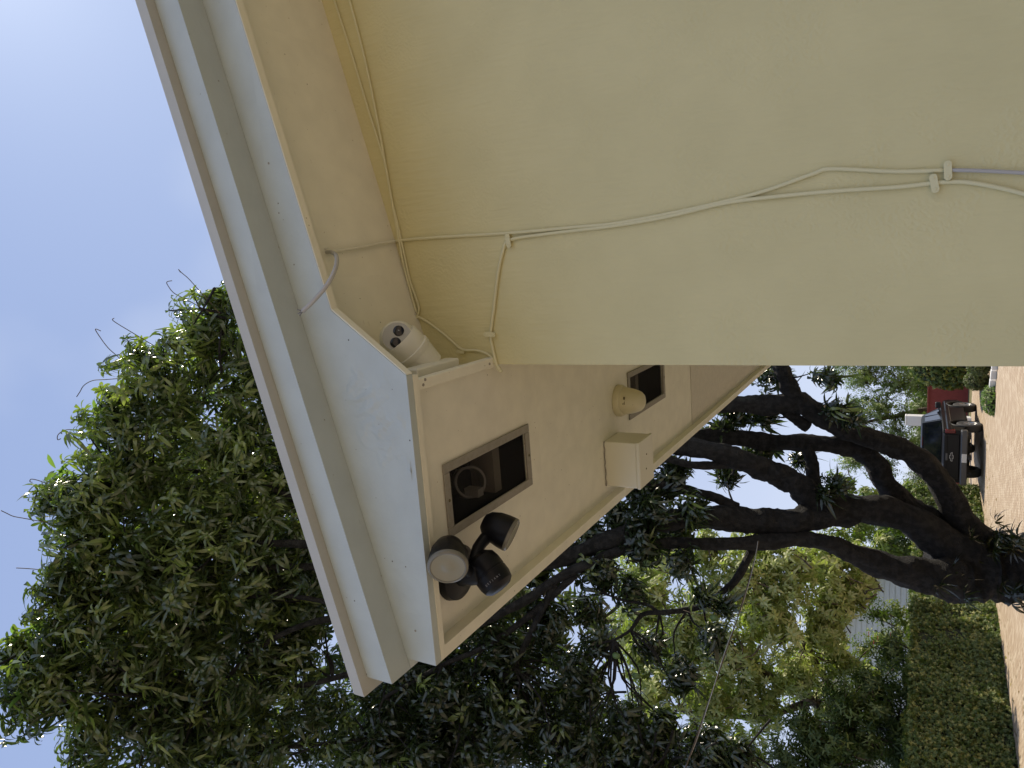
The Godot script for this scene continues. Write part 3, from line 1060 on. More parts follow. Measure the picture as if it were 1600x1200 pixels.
# ---------------------------------------------------------------- pickup
func pickup_truck() -> void:
	var o := thing("pickup_truck", "black pickup truck parked on the drive with its tailgate towards the house", "pickup truck", Vector3(-7.85, 0.004, -28.35))
	var paint: Material = mats["truck_paint"]
	# side outline (x = forward, y = up) pushed across the width: bed, doors and bonnet with wheel arches
	var side := PackedVector2Array([Vector2(0.02, 0.72), Vector2(0.02, 1.20), Vector2(1.75, 1.22), Vector2(3.95, 1.22), Vector2(5.15, 1.12), Vector2(5.35, 0.95), Vector2(5.35, 0.60), Vector2(4.98, 0.52)])
	for k in 9:
		var a := lerpf(0.0, PI, k / 8.0)
		side.append(Vector2(4.45 + 0.47 * cos(a), 0.50 + 0.47 * sin(a)))
	side.append(Vector2(3.9, 0.46))
	side.append(Vector2(1.75, 0.50))
	for k in 9:
		var a := lerpf(0.0, PI, k / 8.0)
		side.append(Vector2(1.12 + 0.47 * cos(a), 0.52 + 0.47 * sin(a)))
	var st := begin()
	prism(st, side, -0.95, 0.95, Transform3D(Basis(Vector3(0, 0, -1), Vector3(0, 1, 0), Vector3(1, 0, 0)), Vector3.ZERO))
	var body := piece("body", st, paint, o)
	# swelling flanks with arch lips
	st = begin()
	for s in [-1.0, 1.0]:
		for z in [-1.12, -4.45]:
			var pts := []
			for k in 13:
				var a := lerpf(-0.15, PI + 0.15, k / 12.0)
				pts.append(Vector3(s * 0.955, 0.52 + 0.49 * sin(a), z + 0.49 * cos(a)))
			tube(st, pts, [0.035], 8)
	piece("wheel_arch", st, mats["truck_trim"], body)
	st = begin()
	for s in [-1.0, 1.0]:
		hull8(st, [Vector3(s * 0.95, 0.95, -0.04), Vector3(s * 0.95, 1.12, -0.04), Vector3(s * 0.985, 1.08, -0.1), Vector3(s * 0.985, 0.98, -0.1), Vector3(s * 0.95, 0.95, -5.0), Vector3(s * 0.95, 1.1, -5.0), Vector3(s * 0.975, 1.06, -4.9), Vector3(s * 0.975, 0.98, -4.9)])
	piece("flank", st, paint, body)
	# bed rail and cab
	st = begin()
	for s in [-0.9, 0.9]:
		st = begin()
		box(st, Vector3(s - 0.06, 1.2, -1.75), Vector3(s + 0.06, 1.235, -0.02))
		piece("bed_rail", st, mats["truck_trim"], body)
	st = begin()
	hull8(st, [Vector3(-0.9, 1.2, -1.8), Vector3(0.9, 1.2, -1.8), Vector3(0.9, 1.2, -4.15), Vector3(-0.9, 1.2, -4.15), Vector3(-0.70, 1.86, -2.0), Vector3(0.70, 1.86, -2.0), Vector3(0.68, 1.86, -3.35), Vector3(-0.68, 1.86, -3.35)])
	hull8(st, [Vector3(-0.70, 1.86, -2.0), Vector3(0.70, 1.86, -2.0), Vector3(0.68, 1.86, -3.35), Vector3(-0.68, 1.86, -3.35), Vector3(-0.58, 1.90, -2.15), Vector3(0.58, 1.90, -2.15), Vector3(0.56, 1.90, -3.2), Vector3(-0.56, 1.90, -3.2)])
	var cab := piece("cab", st, paint, o)
	st = begin()
	hull8(st, [Vector3(-0.79, 1.24, -1.79), Vector3(0.79, 1.24, -1.79), Vector3(0.79, 1.24, -1.9), Vector3(-0.79, 1.24, -1.9), Vector3(-0.65, 1.79, -1.955), Vector3(0.65, 1.79, -1.955), Vector3(0.65, 1.79, -2.06), Vector3(-0.65, 1.79, -2.06)])
	piece("rear_window", st, mats["truck_glass"], cab)
	for s in [-1.0, 1.0]:
		for w in [[-2.02, -2.85], [-2.93, -3.72]]:
			st = begin()
			var top_end: float = maxf(w[1], -3.3)
			hull8(st, [Vector3(s * 0.884, 1.27, w[0]), Vector3(s * 0.884, 1.27, w[1]), Vector3(s * 0.7, 1.27, w[1]), Vector3(s * 0.7, 1.27, w[0]), Vector3(s * 0.733, 1.77, w[0] - 0.1), Vector3(s * 0.733, 1.77, top_end), Vector3(s * 0.6, 1.77, top_end), Vector3(s * 0.6, 1.77, w[0] - 0.1)])
			piece("side_window", st, mats["truck_glass"], cab)
		st = begin()
		chamfer_box(st, Vector3(s * 1.06 - 0.12, 1.22, -3.78), Vector3(s * 1.06 + 0.12, 1.42, -3.66), 0.03)
		box(st, Vector3(s * 0.92 - 0.06, 1.27, -3.75), Vector3(s * 0.92 + 0.06, 1.31, -3.69))
		piece("side_mirror", st, mats["truck_trim"], cab)
	st = begin()
	hull8(st, [Vector3(-0.78, 1.23, -4.12), Vector3(0.78, 1.23, -4.12), Vector3(0.78, 1.2, -4.0), Vector3(-0.78, 1.2, -4.0), Vector3(-0.62, 1.8, -3.45), Vector3(0.62, 1.8, -3.45), Vector3(0.62, 1.78, -3.3), Vector3(-0.62, 1.78, -3.3)])
	piece("windscreen", st, mats["truck_glass"], cab)
	st = begin()
	for k in 3:
		box(st, Vector3(-0.17 + 0.12 * k, 1.835, -1.985), Vector3(-0.07 + 0.12 * k, 1.865, -1.96))
	piece("brake_light", st, mats["tail_red"], cab)
	# tailgate
	st = begin()
	chamfer_box(st, Vector3(-0.80, 0.74, -0.03), Vector3(0.80, 1.215, 0.04), 0.015)
	chamfer_box(st, Vector3(-0.80, 1.10, 0.03), Vector3(0.80, 1.20, 0.065), 0.012)
	var gate := piece("tailgate", st, paint, o)
	st = begin()
	prism(st, PackedVector2Array([Vector2(-0.17, -0.03), Vector2(-0.06, -0.03), Vector2(-0.06, -0.06), Vector2(0.06, -0.06), Vector2(0.06, -0.03), Vector2(0.17, -0.03), Vector2(0.14, 0.03), Vector2(0.06, 0.03), Vector2(0.06, 0.06), Vector2(-0.06, 0.06), Vector2(-0.06, 0.03), Vector2(-0.14, 0.03)]), 0.04, 0.055, Transform3D(Basis(), Vector3(0.0, 0.97, 0)))
	piece("emblem", st, mats["emblem"], gate)
	st = begin()
	prism(st, PackedVector2Array([Vector2(-0.15, -0.018), Vector2(-0.05, -0.018), Vector2(-0.05, -0.045), Vector2(0.05, -0.045), Vector2(0.05, -0.018), Vector2(0.15, -0.018), Vector2(0.125, 0.018), Vector2(0.05, 0.018), Vector2(0.05, 0.045), Vector2(-0.05, 0.045), Vector2(-0.05, 0.018), Vector2(-0.125, 0.018)]), 0.0555, 0.058, Transform3D(Basis(), Vector3(0.0, 0.97, 0)))
	piece("emblem_inlay", st, mats["truck_trim"], gate)
	st = begin()
	chamfer_box(st, Vector3(-0.13, 1.085, 0.062), Vector3(0.13, 1.15, 0.075), 0.006)
	piece("handle", st, mats["bumper"], gate)
	for s in [-1.0, 1.0]:
		st = begin()
		chamfer_box(st, Vector3(s * 0.90 - 0.055, 0.86, -0.16), Vector3(s * 0.90 + 0.065, 1.17, 0.035), 0.02)
		piece("tail_light", st, mats["tail_red"], o)
	st = begin()
	chamfer_box(st, Vector3(-0.98, 0.50, -0.12), Vector3(0.98, 0.70, 0.16), 0.03)
	box(st, Vector3(-0.95, 0.698, -0.08), Vector3(0.95, 0.712, 0.12))
	var bump := piece("rear_bumper", st, mats["bumper"], o)
	st = begin()
	chamfer_box(st, Vector3(-0.155, 0.52, 0.15), Vector3(0.155, 0.675, 0.166), 0.005)
	piece("number_plate", st, mats["plate"], bump)
	st = begin()
	box(st, Vector3(-0.06, 0.38, -0.15), Vector3(0.06, 0.49, 0.14))
	lathe(st, [Vector2(0, -0.01), Vector2(0.03, 0.0), Vector2(0.03, 0.03), Vector2(0, 0.05)], 12, Transform3D(Basis(), Vector3(0.0, 0.44, 0.17)))
	piece("tow_hitch", st, mats["truck_trim"], bump)
	for s in [-0.55, 0.55]:
		st = begin()
		tube(st, [Vector3(s, 0.52, 0.05), Vector3(s, 0.40, 0.1), Vector3(s, 0.40, 0.16)], [0.02], 8)
		piece("tow_hook", st, mats["truck_trim"], bump)
	st = begin()
	box(st, Vector3(-0.75, 0.38, -5.1), Vector3(-0.6, 0.55, -0.2))
	box(st, Vector3(0.6, 0.38, -5.1), Vector3(0.75, 0.55, -0.2))
	tube(st, [Vector3(-0.8, 0.42, -1.12), Vector3(0.8, 0.42, -1.12)], [0.06], 10)
	lathe(st, [Vector2(0, -0.16), Vector2(0.15, -0.08), Vector2(0.15, 0.08), Vector2(0, 0.16)], 14, towards(Vector3(0, 0.42, -1.12), Vector3(0, 0, 1)))
	piece("chassis", st, mats["truck_trim"], o)
	for z in [-1.12, -4.45]:
		for s in [-1.0, 1.0]:
			st = begin()
			lathe(st, [Vector2(0.24, -0.13), Vector2(0.36, -0.135), Vector2(0.395, -0.11), Vector2(0.40, -0.05), Vector2(0.40, 0.05), Vector2(0.395, 0.11), Vector2(0.36, 0.135), Vector2(0.24, 0.13)], 28, towards(Vector3(s * 0.84, 0.40, z), Vector3(s, 0, 0)))
			var wheel := piece("wheel", st, mats["tyre"], o)
			st = begin()
			lathe(st, [Vector2(0.245, 0.10), Vector2(0.24, 0.125), Vector2(0.22, 0.10), Vector2(0.20, 0.05), Vector2(0.07, 0.08), Vector2(0.06, 0.11), Vector2(0, 0.115)], 28, towards(Vector3(s * 0.84, 0.40, z), Vector3(s, 0, 0)))
			for k in 6:
				var a := TAU * k / 6
				var c := Vector3(s * 0.945, 0.40 + 0.13 * sin(a), z + 0.13 * cos(a))
				chamfer_box(st, Vector3(-0.012, -0.025, -0.1), Vector3(0.012, 0.025, 0.1), 0.008, Transform3D(Basis(Vector3(1, 0, 0), -a), c))
			piece("rim", st, mats["rim"], wheel)


# ---------------------------------------------------------------- walls, posts and houses beyond the drive
func far_walls() -> void:
	var st := begin()
	box(st, Vector3(-15.0, 0, -38.2), Vector3(-4.5, 1.55, -38.0))
	box(st, Vector3(-15.0, 1.552, -38.25), Vector3(-4.5, 1.62, -37.95))
	tag(piece("garden_wall", st, mats["red_wall"], self), "low dark red garden wall behind the pickup truck", "wall")
	for k in 2:
		var at: Vector3 = [Vector3(-8.25, 0.4, -35.56), Vector3(-9.68, 0.38, -35.19)][k]
		var o := thing("gate_pillar", ["bright white gate pillar standing up behind the pickup cab", "grey gate pillar with a flat cap behind the pickup roof"][k], "gate pillar", Vector3(at.x, 0, at.z), "gate pillars behind the truck")
		st = begin()
		chamfer_box(st, Vector3(-0.22, 0, -0.22), Vector3(0.22, [2.42, 2.2][k], 0.22), 0.02)
		piece("shaft", st, mats[["white_stucco", "grey_stucco"][k]], o)
		st = begin()
		var cw: float = [0.225, 0.28][k]
		chamfer_box(st, Vector3(-cw, [2.42, 2.2][k], -cw), Vector3(cw, [2.5, 2.3][k], cw), 0.02)
		piece("cap", st, mats[["white_stucco", "grey_stucco"][k]], o)
	var pl: Vector3 = Vector3(-10.05, 0.59, -29.85)
	var post := thing("lamp_post", "thin white post above the far hedge beside the mango limbs", "post", Vector3(pl.x, 0, pl.z))
	st = begin()
	tube(st, [Vector3.ZERO, Vector3(0, 2.9, 0)], [0.05, 0.045], 10)
	piece("pole", st, mats["white_stucco"], post)
	st = begin()
	lathe(st, [Vector2(0.045, 2.9), Vector2(0.07, 2.92), Vector2(0.05, 2.98), Vector2(0, 3.0)], 12)
	piece("finial", st, mats["white_stucco"], post)
	neighbour_house()
	# kerb stones round the planting by the round hedge
	var at0: Vector3 = Vector3(-3.77, 0, -24.57)
	var kerb := thing("planting_kerb", "pale curved stone kerb under the clipped ball bushes", "kerb", Vector3(at0.x, 0, at0.z))
	for k in 9:
		st = begin()
		var p := Vector3(0.9 - 0.33 * k, 0, -0.08 * k - 0.02 * k * k)
		chamfer_box(st, Vector3(-0.155, 0, -0.07), Vector3(0.155, 0.16, 0.07), 0.015, Transform3D(Basis(Vector3.UP, -0.1 - 0.09 * k), p + Vector3(-0.15, 0, 0)))
		piece("stone", st, mats["white_stucco"], kerb)


func neighbour_house() -> void:
	var c: Vector3 = Vector3(-15.54, 2.64, -30.24)
	var o := thing("neighbour_house", "white weatherboard house half hidden behind the garden trees", "house", Vector3(c.x, 0, c.z))
	o.rotation.y = 0.42
	var st := begin()
	box(st, Vector3(-5.5, 0, -7), Vector3(2.2, 3.4, -0.03))
	prism(st, PackedVector2Array([Vector2(-5.5, 3.4), Vector2(2.2, 3.4), Vector2(-1.65, 5.4)]), -7.0, -0.03)
	piece("wall", st, mats["siding"], o)
	for k in 26:
		var y := 0.1 + k * 0.2
		var half := 3.85 if y < 3.3 else maxf(0.2, 3.85 * (5.35 - y) / 2.0)
		st = begin()
		hull8(st, [Vector3(-1.65 - half, y, -0.03), Vector3(-1.65 - half, y, 0.02), Vector3(-1.65 - half, y + 0.19, 0.0), Vector3(-1.65 - half, y + 0.19, -0.03), Vector3(-1.65 + half, y, -0.03), Vector3(-1.65 + half, y, 0.02), Vector3(-1.65 + half, y + 0.19, 0.0), Vector3(-1.65 + half, y + 0.19, -0.03)])
		piece("board", st, mats["siding"], o)
	st = begin()
	for s in [-1.0, 1.0]:
		hull8(st, [Vector3(-1.65, 5.4, -7.4), Vector3(-1.65, 5.55, -7.4), Vector3(-1.65 + s * 4.3, 3.35, -7.4), Vector3(-1.65 + s * 4.3, 3.2, -7.4), Vector3(-1.65, 5.4, 0.4), Vector3(-1.65, 5.55, 0.4), Vector3(-1.65 + s * 4.3, 3.35, 0.4), Vector3(-1.65 + s * 4.3, 3.2, 0.4)])
	piece("roof", st, mats["white_stucco"], o)
	for x in [-3.6, 0.2]:
		st = begin()
		box(st, Vector3(x - 0.5, 1.1, 0.021), Vector3(x + 0.5, 2.3, 0.03))
		var w := piece("window", st, mats["truck_glass"], o)
		st = begin()
		box(st, Vector3(x - 0.58, 1.02, 0.021), Vector3(x - 0.5, 2.38, 0.06))
		box(st, Vector3(x + 0.5, 1.02, 0.021), Vector3(x + 0.58, 2.38, 0.06))
		box(st, Vector3(x - 0.5, 2.3, 0.021), Vector3(x + 0.5, 2.38, 0.06))
		box(st, Vector3(x - 0.5, 1.02, 0.021), Vector3(x + 0.5, 1.1, 0.06))
		piece("frame", st, mats["white_stucco"], w)
	# outside stair rail
	var rp: Vector3 = Vector3(-12.54, 2.28, -26.15)
	var rail := thing("stair_rail", "white sloping stair rail glimpsed above the hedge by the trunk", "railing", Vector3(rp.x, 1.6, rp.z))
	for k in 3:
		st = begin()
		var h := 0.22 * k
		tube(st, [Vector3(-1.3, 0.75 + h - 0.1, 0), Vector3(0.9, -0.35 + h, 0)], [0.03], 8)
		piece("bar", st, mats["white_stucco"], rail)
	for x in [-1.2, 0.8]:
		st = begin()
		tube(st, [Vector3(x, -1.6, 0), Vector3(x, 0.75 - 0.5 * (x + 1.3) + 0.4, 0)], [0.035], 8)
		piece("post", st, mats["white_stucco"], rail)


# ---------------------------------------------------------------- hedges and low plants
func face_places(a: Vector3, u: Vector3, v: Vector3, n: Vector3, per_m2: float, sc: float, deep: float) -> Array:
	var out := []
	var bump := noise(0.6, 3, 71)
	for i in int(u.length() * v.length() * per_m2):
		var p := a + u * rng.randf() + v * rng.randf()
		p += n * (bump.get_noise_3dv(p) * 0.26 - rng.randf() * deep + 0.02)
		var y := (n * 0.9 + Vector3(rng.randfn(), rng.randfn() + 0.5, rng.randfn()) * 0.5).normalized()
		var t := towards(p, y)
		t.basis = (t.basis * Basis(Vector3.UP, rng.randf() * TAU)).scaled_local(Vector3.ONE * sc * rng.randf_range(0.7, 1.3))
		out.append(t)
	return out


func hedges() -> void:
	rng.seed = 101
	var tufts := [sprig(201, 9, 0.075, 0.035, 0.12), sprig(202, 10, 0.068, 0.034, 0.12), sprig(203, 8, 0.08, 0.036, 0.12)]
	var lm: Material = mats["hedge_leaf"]
	var a := Vector3(-12.45, 0, -12.5)
	var b := Vector3(-9.35, 0, -30.2)
	var o := thing("hedge", "long clipped green hedge along the drive behind the mango trunk", "hedge", a)
	var u := b - a
	var n := Vector3(-u.z, 0, u.x).normalized()
	if n.x < 0:
		n = -n
	var st := begin()
	var h0 := 2.28
	var h1 := 2.06
	hull8(st, [-n * 0.12, -n * 0.12 + Vector3.UP * (h0 - 0.12), -n * 1.1 + Vector3.UP * (h0 - 0.12), -n * 1.1, u - n * 0.12, u - n * 0.12 + Vector3.UP * (h1 - 0.12), u - n * 1.1 + Vector3.UP * (h1 - 0.12), u - n * 1.1])
	piece("branches", st, mats["core"], o)
	var p := face_places(Vector3.ZERO, u, Vector3.UP * 2.12, n, 620.0, 0.72, 0.14)
	crown(o, tufts, lm, p, Color(0.09, 0.13, 0.035), Color(0.165, 0.215, 0.06), Color(0.38, 0.36, 0.12), 0.28, "foliage")
	p = face_places(Vector3(0, 2.2, 0), u + Vector3.UP * (h1 - h0), -n * 1.2, Vector3.UP, 400.0, 0.8, 0.12)
	crown(o, tufts, lm, p, Color(0.10, 0.14, 0.03), Color(0.16, 0.20, 0.05), Color(0.25, 0.25, 0.06), 0.25, "top_foliage")
	# fallen leaves along the hedge foot
	var fall := begin()
	fall.set_smooth_group(1)
	leaf(fall, Vector3.ZERO, Vector3(1, 0, 0), Vector3.UP, 0.12, 0.04, 0.15)
	fall.generate_normals()
	var lp := []
	for k in 150:
		var f := a + u * rng.randf() + n * (absf(rng.randfn()) * 1.1 + 0.05)
		if rng.randf() < 0.1:
			f += n * rng.randf() * 5.0
		var t := Transform3D(Basis(Vector3.UP, rng.randf() * TAU) * Basis(Vector3.RIGHT, rng.randf_range(-0.4, 0.4)), Vector3(f.x, 0.016, f.z))
		lp.append(t)
	var mml := MultiMesh.new()
	mml.transform_format = MultiMesh.TRANSFORM_3D
	mml.use_colors = true
	mml.mesh = fall.commit()
	mml.instance_count = lp.size()
	var lt := tints(lp.size(), Color(0.16, 0.10, 0.04), Color(0.3, 0.2, 0.08), Color(0.35, 0.28, 0.06), 0.3)
	for k in lp.size():
		mml.set_instance_transform(k, lp[k])
		mml.set_instance_color(k, lt[k])
	var mi := MultiMeshInstance3D.new()
	mi.multimesh = mml
	mi.material_override = lm
	mi.name = "leaf_litter"
	add_child(mi, true)
	tag(mi, "dry brown leaves fallen on the drive along the hedge foot", "leaf litter")
	mi.set_meta("kind", "stuff")
	# tall rounded hedge on the right of the truck
	var c: Vector3 = Vector3(-4.77, 0.27, -31.14)
	var r := thing("clipped_hedge", "tall rounded hedge with golden top beside the red wall and truck", "hedge", Vector3(c.x + 0.22, 0, c.z))
	st = begin()
	lathe(st, [Vector2(1.25, 0), Vector2(1.28, 1.0), Vector2(1.15, 1.8), Vector2(0.75, 2.2), Vector2(0, 2.32)], 24)
	piece("branches", st, mats["core"], r)
	p = ball_places(Vector3(0, 1.0, 0), Vector3(1.36, 1.5, 1.36), 4200, 1.15, 0.0)
	crown(r, tufts, lm, p, Color(0.08, 0.12, 0.025), Color(0.15, 0.2, 0.04), Color(0.38, 0.33, 0.06), 0.28, "foliage")
	# clipped balls and a low mound on the planting edge
	var spots := [[Vector3(-4.99, 0, -27.54), 0.34, 0.36, "clipped ball bush at the kerb nearest the truck"], [Vector3(-4.33, 0, -26.64), 0.33, 0.35, "clipped ball bush at the kerb next to the house wall"]]
	for s in spots:
		var q: Vector3 = s[0]
		var bb := thing("ball_bush", s[3], "bush", Vector3(q.x, 0, q.z - 0.2), "clipped balls along the kerb")
		st = begin()
		lathe(st, [Vector2(0, 0.02), Vector2(0.22, 0.1), Vector2(0.28, 0.34), Vector2(0.2, 0.54), Vector2(0, 0.62)], 16)
		piece("branches", st, mats["core"], bb)
		p = ball_places(Vector3(0, 0.34, 0), Vector3(s[1], s[2], s[1]), 900, 0.55, 0.0)
		crown(bb, tufts, lm, p, Color(0.10, 0.13, 0.04), Color(0.16, 0.18, 0.06), Color(0.2, 0.2, 0.08), 0.2, "foliage")
	var m: Vector3 = Vector3(-5.2, 0, -25.61)
	var mound := thing("ground_plant", "low bright green cushion plant on the drive edge before the truck", "plant", Vector3(m.x, 0, m.z))
	st = begin()
	lathe(st, [Vector2(0.4, 0), Vector2(0.36, 0.14), Vector2(0.2, 0.22), Vector2(0, 0.24)], 16)
	piece("stems", st, mats["core"], mound)
	p = ball_places(Vector3(0, 0.0, 0), Vector3(0.5, 0.34, 0.42), 700, 0.6, 0.0)
	crown(mound, tufts, lm, p, Color(0.14, 0.22, 0.05), Color(0.2, 0.3, 0.07), Color(0.24, 0.3, 0.08), 0.2, "foliage")


func ball_places(c: Vector3, r: Vector3, n: int, sc: float, floor_y: float) -> Array:
	var out := []
	for i in n:
		var d := Vector3(rng.randfn(), rng.randfn(), rng.randfn()).normalized()
		var p := c + d * r * rng.randf_range(0.9, 1.03)
		if p.y < floor_y:
			continue
		var y := (d + Vector3(rng.randfn(), rng.randfn() + 0.3, rng.randfn()) * 0.45).normalized()
		var t := towards(p, y)
		t.basis = (t.basis * Basis(Vector3.UP, rng.randf() * TAU)).scaled_local(Vector3.ONE * sc * rng.randf_range(0.7, 1.3))
		out.append(t)
	return out


# ---------------------------------------------------------------- the mango tree
func mango_tree() -> void:
	rng.seed = 303
	var o := thing("mango_tree", "big dark mango tree with spreading limbs over the drive", "tree")
	var bark: Material = mats["bark"]
	# trunk up to where the limbs part
	part("trunk", limb_mesh([[Vector3(-4.53, -0.23, -11.52), 0.62], [Vector3(-4.62, 0.31, -11.54), 0.50], [Vector3(-4.71, 0.74, -11.51), 0.47], [Vector3(-4.79, 1.11, -11.51), 0.53], [Vector3(-4.75, 1.5, -11.4), 0.50], [Vector3(-4.69, 1.89, -11.31), 0.34]], 40, 0.10), bark, o)
	var limbs := [
		[[Vector3(-4.64, 1.14, -11.63), 0.325], [Vector3(-4.09, 1.51, -11.53), 0.204], [Vector3(-3.49, 1.83, -11.46), 0.186], [Vector3(-3.12, 2.16, -11.34), 0.176], [Vector3(-2.93, 2.54, -11.15), 0.167], [Vector3(-2.67, 3.05, -10.91), 0.158], [Vector3(-2.45, 3.35, -10.77), 0.167], [Vector3(-2.28, 3.6, -10.66), 0.176], [Vector3(-2.28, 4, -10.43), 0.158], [Vector3(-2.23, 4.44, -10.18), 0.130], [Vector3(-2.23, 4.92, -9.9), 0.121], [Vector3(-2.29, 5.92, -9.42), 0.112], [Vector3(-2.39, 7.27, -8.73), 0.085]],
		[[Vector3(-2.33, 3.55, -10.68), 0.158], [Vector3(-2.09, 3.66, -10.6), 0.138], [Vector3(-1.87, 3.74, -10.54), 0.124], [Vector3(-1.64, 3.8, -10.44), 0.114], [Vector3(-1.23, 3.9, -10.46), 0.100], [Vector3(-0.84, 4.34, -10.28), 0.082]],
		[[Vector3(-4.62, 1.41, -11.72), 0.312], [Vector3(-4.36, 1.66, -11.62), 0.227], [Vector3(-3.94, 2.19, -11.39), 0.180], [Vector3(-3.61, 2.46, -11.3), 0.170], [Vector3(-3.3, 2.6, -11.28), 0.170], [Vector3(-3.11, 2.79, -11.21), 0.151], [Vector3(-3, 3.06, -11.07), 0.142], [Vector3(-2.91, 3.57, -10.79), 0.132], [Vector3(-2.89, 4, -10.66), 0.134], [Vector3(-2.76, 4.58, -10.34), 0.143], [Vector3(-2.74, 4.99, -10.11), 0.134], [Vector3(-2.82, 5.82, -9.61), 0.115], [Vector3(-3.01, 6.89, -8.94), 0.095]],
		[[Vector3(-4.72, 1.35, -11.38), 0.413], [Vector3(-4.36, 1.75, -11.22), 0.276], [Vector3(-3.96, 2.27, -10.99), 0.230], [Vector3(-3.83, 2.76, -10.73), 0.220], [Vector3(-3.73, 3.27, -10.45), 0.220], [Vector3(-3.41, 3.5, -10.26), 0.191], [Vector3(-3.25, 3.74, -10.15), 0.191], [Vector3(-3.12, 3.98, -10.04), 0.173], [Vector3(-2.92, 4.28, -9.79), 0.162], [Vector3(-2.74, 4.75, -9.55), 0.144], [Vector3(-2.58, 5.45, -9.16), 0.126], [Vector3(-2.48, 6.35, -8.55), 0.107], [Vector3(-2.62, 7.73, -7.71), 0.080]],
		[[Vector3(-3.86, 2.87, -10.66), 0.211], [Vector3(-3.82, 3.25, -10.33), 0.218], [Vector3(-3.85, 3.56, -10.02), 0.189], [Vector3(-3.82, 3.95, -9.8), 0.207], [Vector3(-3.69, 4.43, -9.43), 0.187], [Vector3(-3.65, 4.78, -9.23), 0.160], [Vector3(-3.64, 5.06, -8.95), 0.159], [Vector3(-3.74, 5.36, -8.76), 0.150], [Vector3(-3.8, 5.71, -8.42), 0.140], [Vector3(-3.94, 6.08, -8.18), 0.122], [Vector3(-4, 6.41, -7.86), 0.112], [Vector3(-3.98, 7.03, -7.38), 0.103], [Vector3(-3.78, 7.86, -6.82), 0.085], [Vector3(-3.41, 8.86, -6.19), 0.063], [Vector3(-3.3, 9.98, -5.55), 0.038]],
		[[Vector3(-4.83, 1.52, -11.03), 0.360], [Vector3(-4.75, 1.91, -10.81), 0.279], [Vector3(-4.63, 2.3, -10.61), 0.216], [Vector3(-4.39, 2.79, -10.37), 0.162], [Vector3(-4.16, 3.1, -10.11), 0.125], [Vector3(-4.06, 3.46, -9.92), 0.111], [Vector3(-4.03, 3.91, -9.55), 0.115], [Vector3(-3.95, 4.49, -9.1), 0.087], [Vector3(-3.9, 4.95, -8.85), 0.079], [Vector3(-3.89, 5.44, -8.44), 0.069], [Vector3(-4, 5.85, -8.07), 0.068], [Vector3(-4.18, 6.22, -7.82), 0.068], [Vector3(-4.46, 6.68, -7.37), 0.063], [Vector3(-4.69, 7.41, -6.9), 0.055], [Vector3(-4.37, 8.57, -6.17), 0.050], [Vector3(-4.59, 9.36, -5.55), 0.037], [Vector3(-5.23, 9.92, -4.97), 0.025]],
	]
	for l in limbs:
		part("limb", limb_mesh(l, 24, 0.09), bark, o)
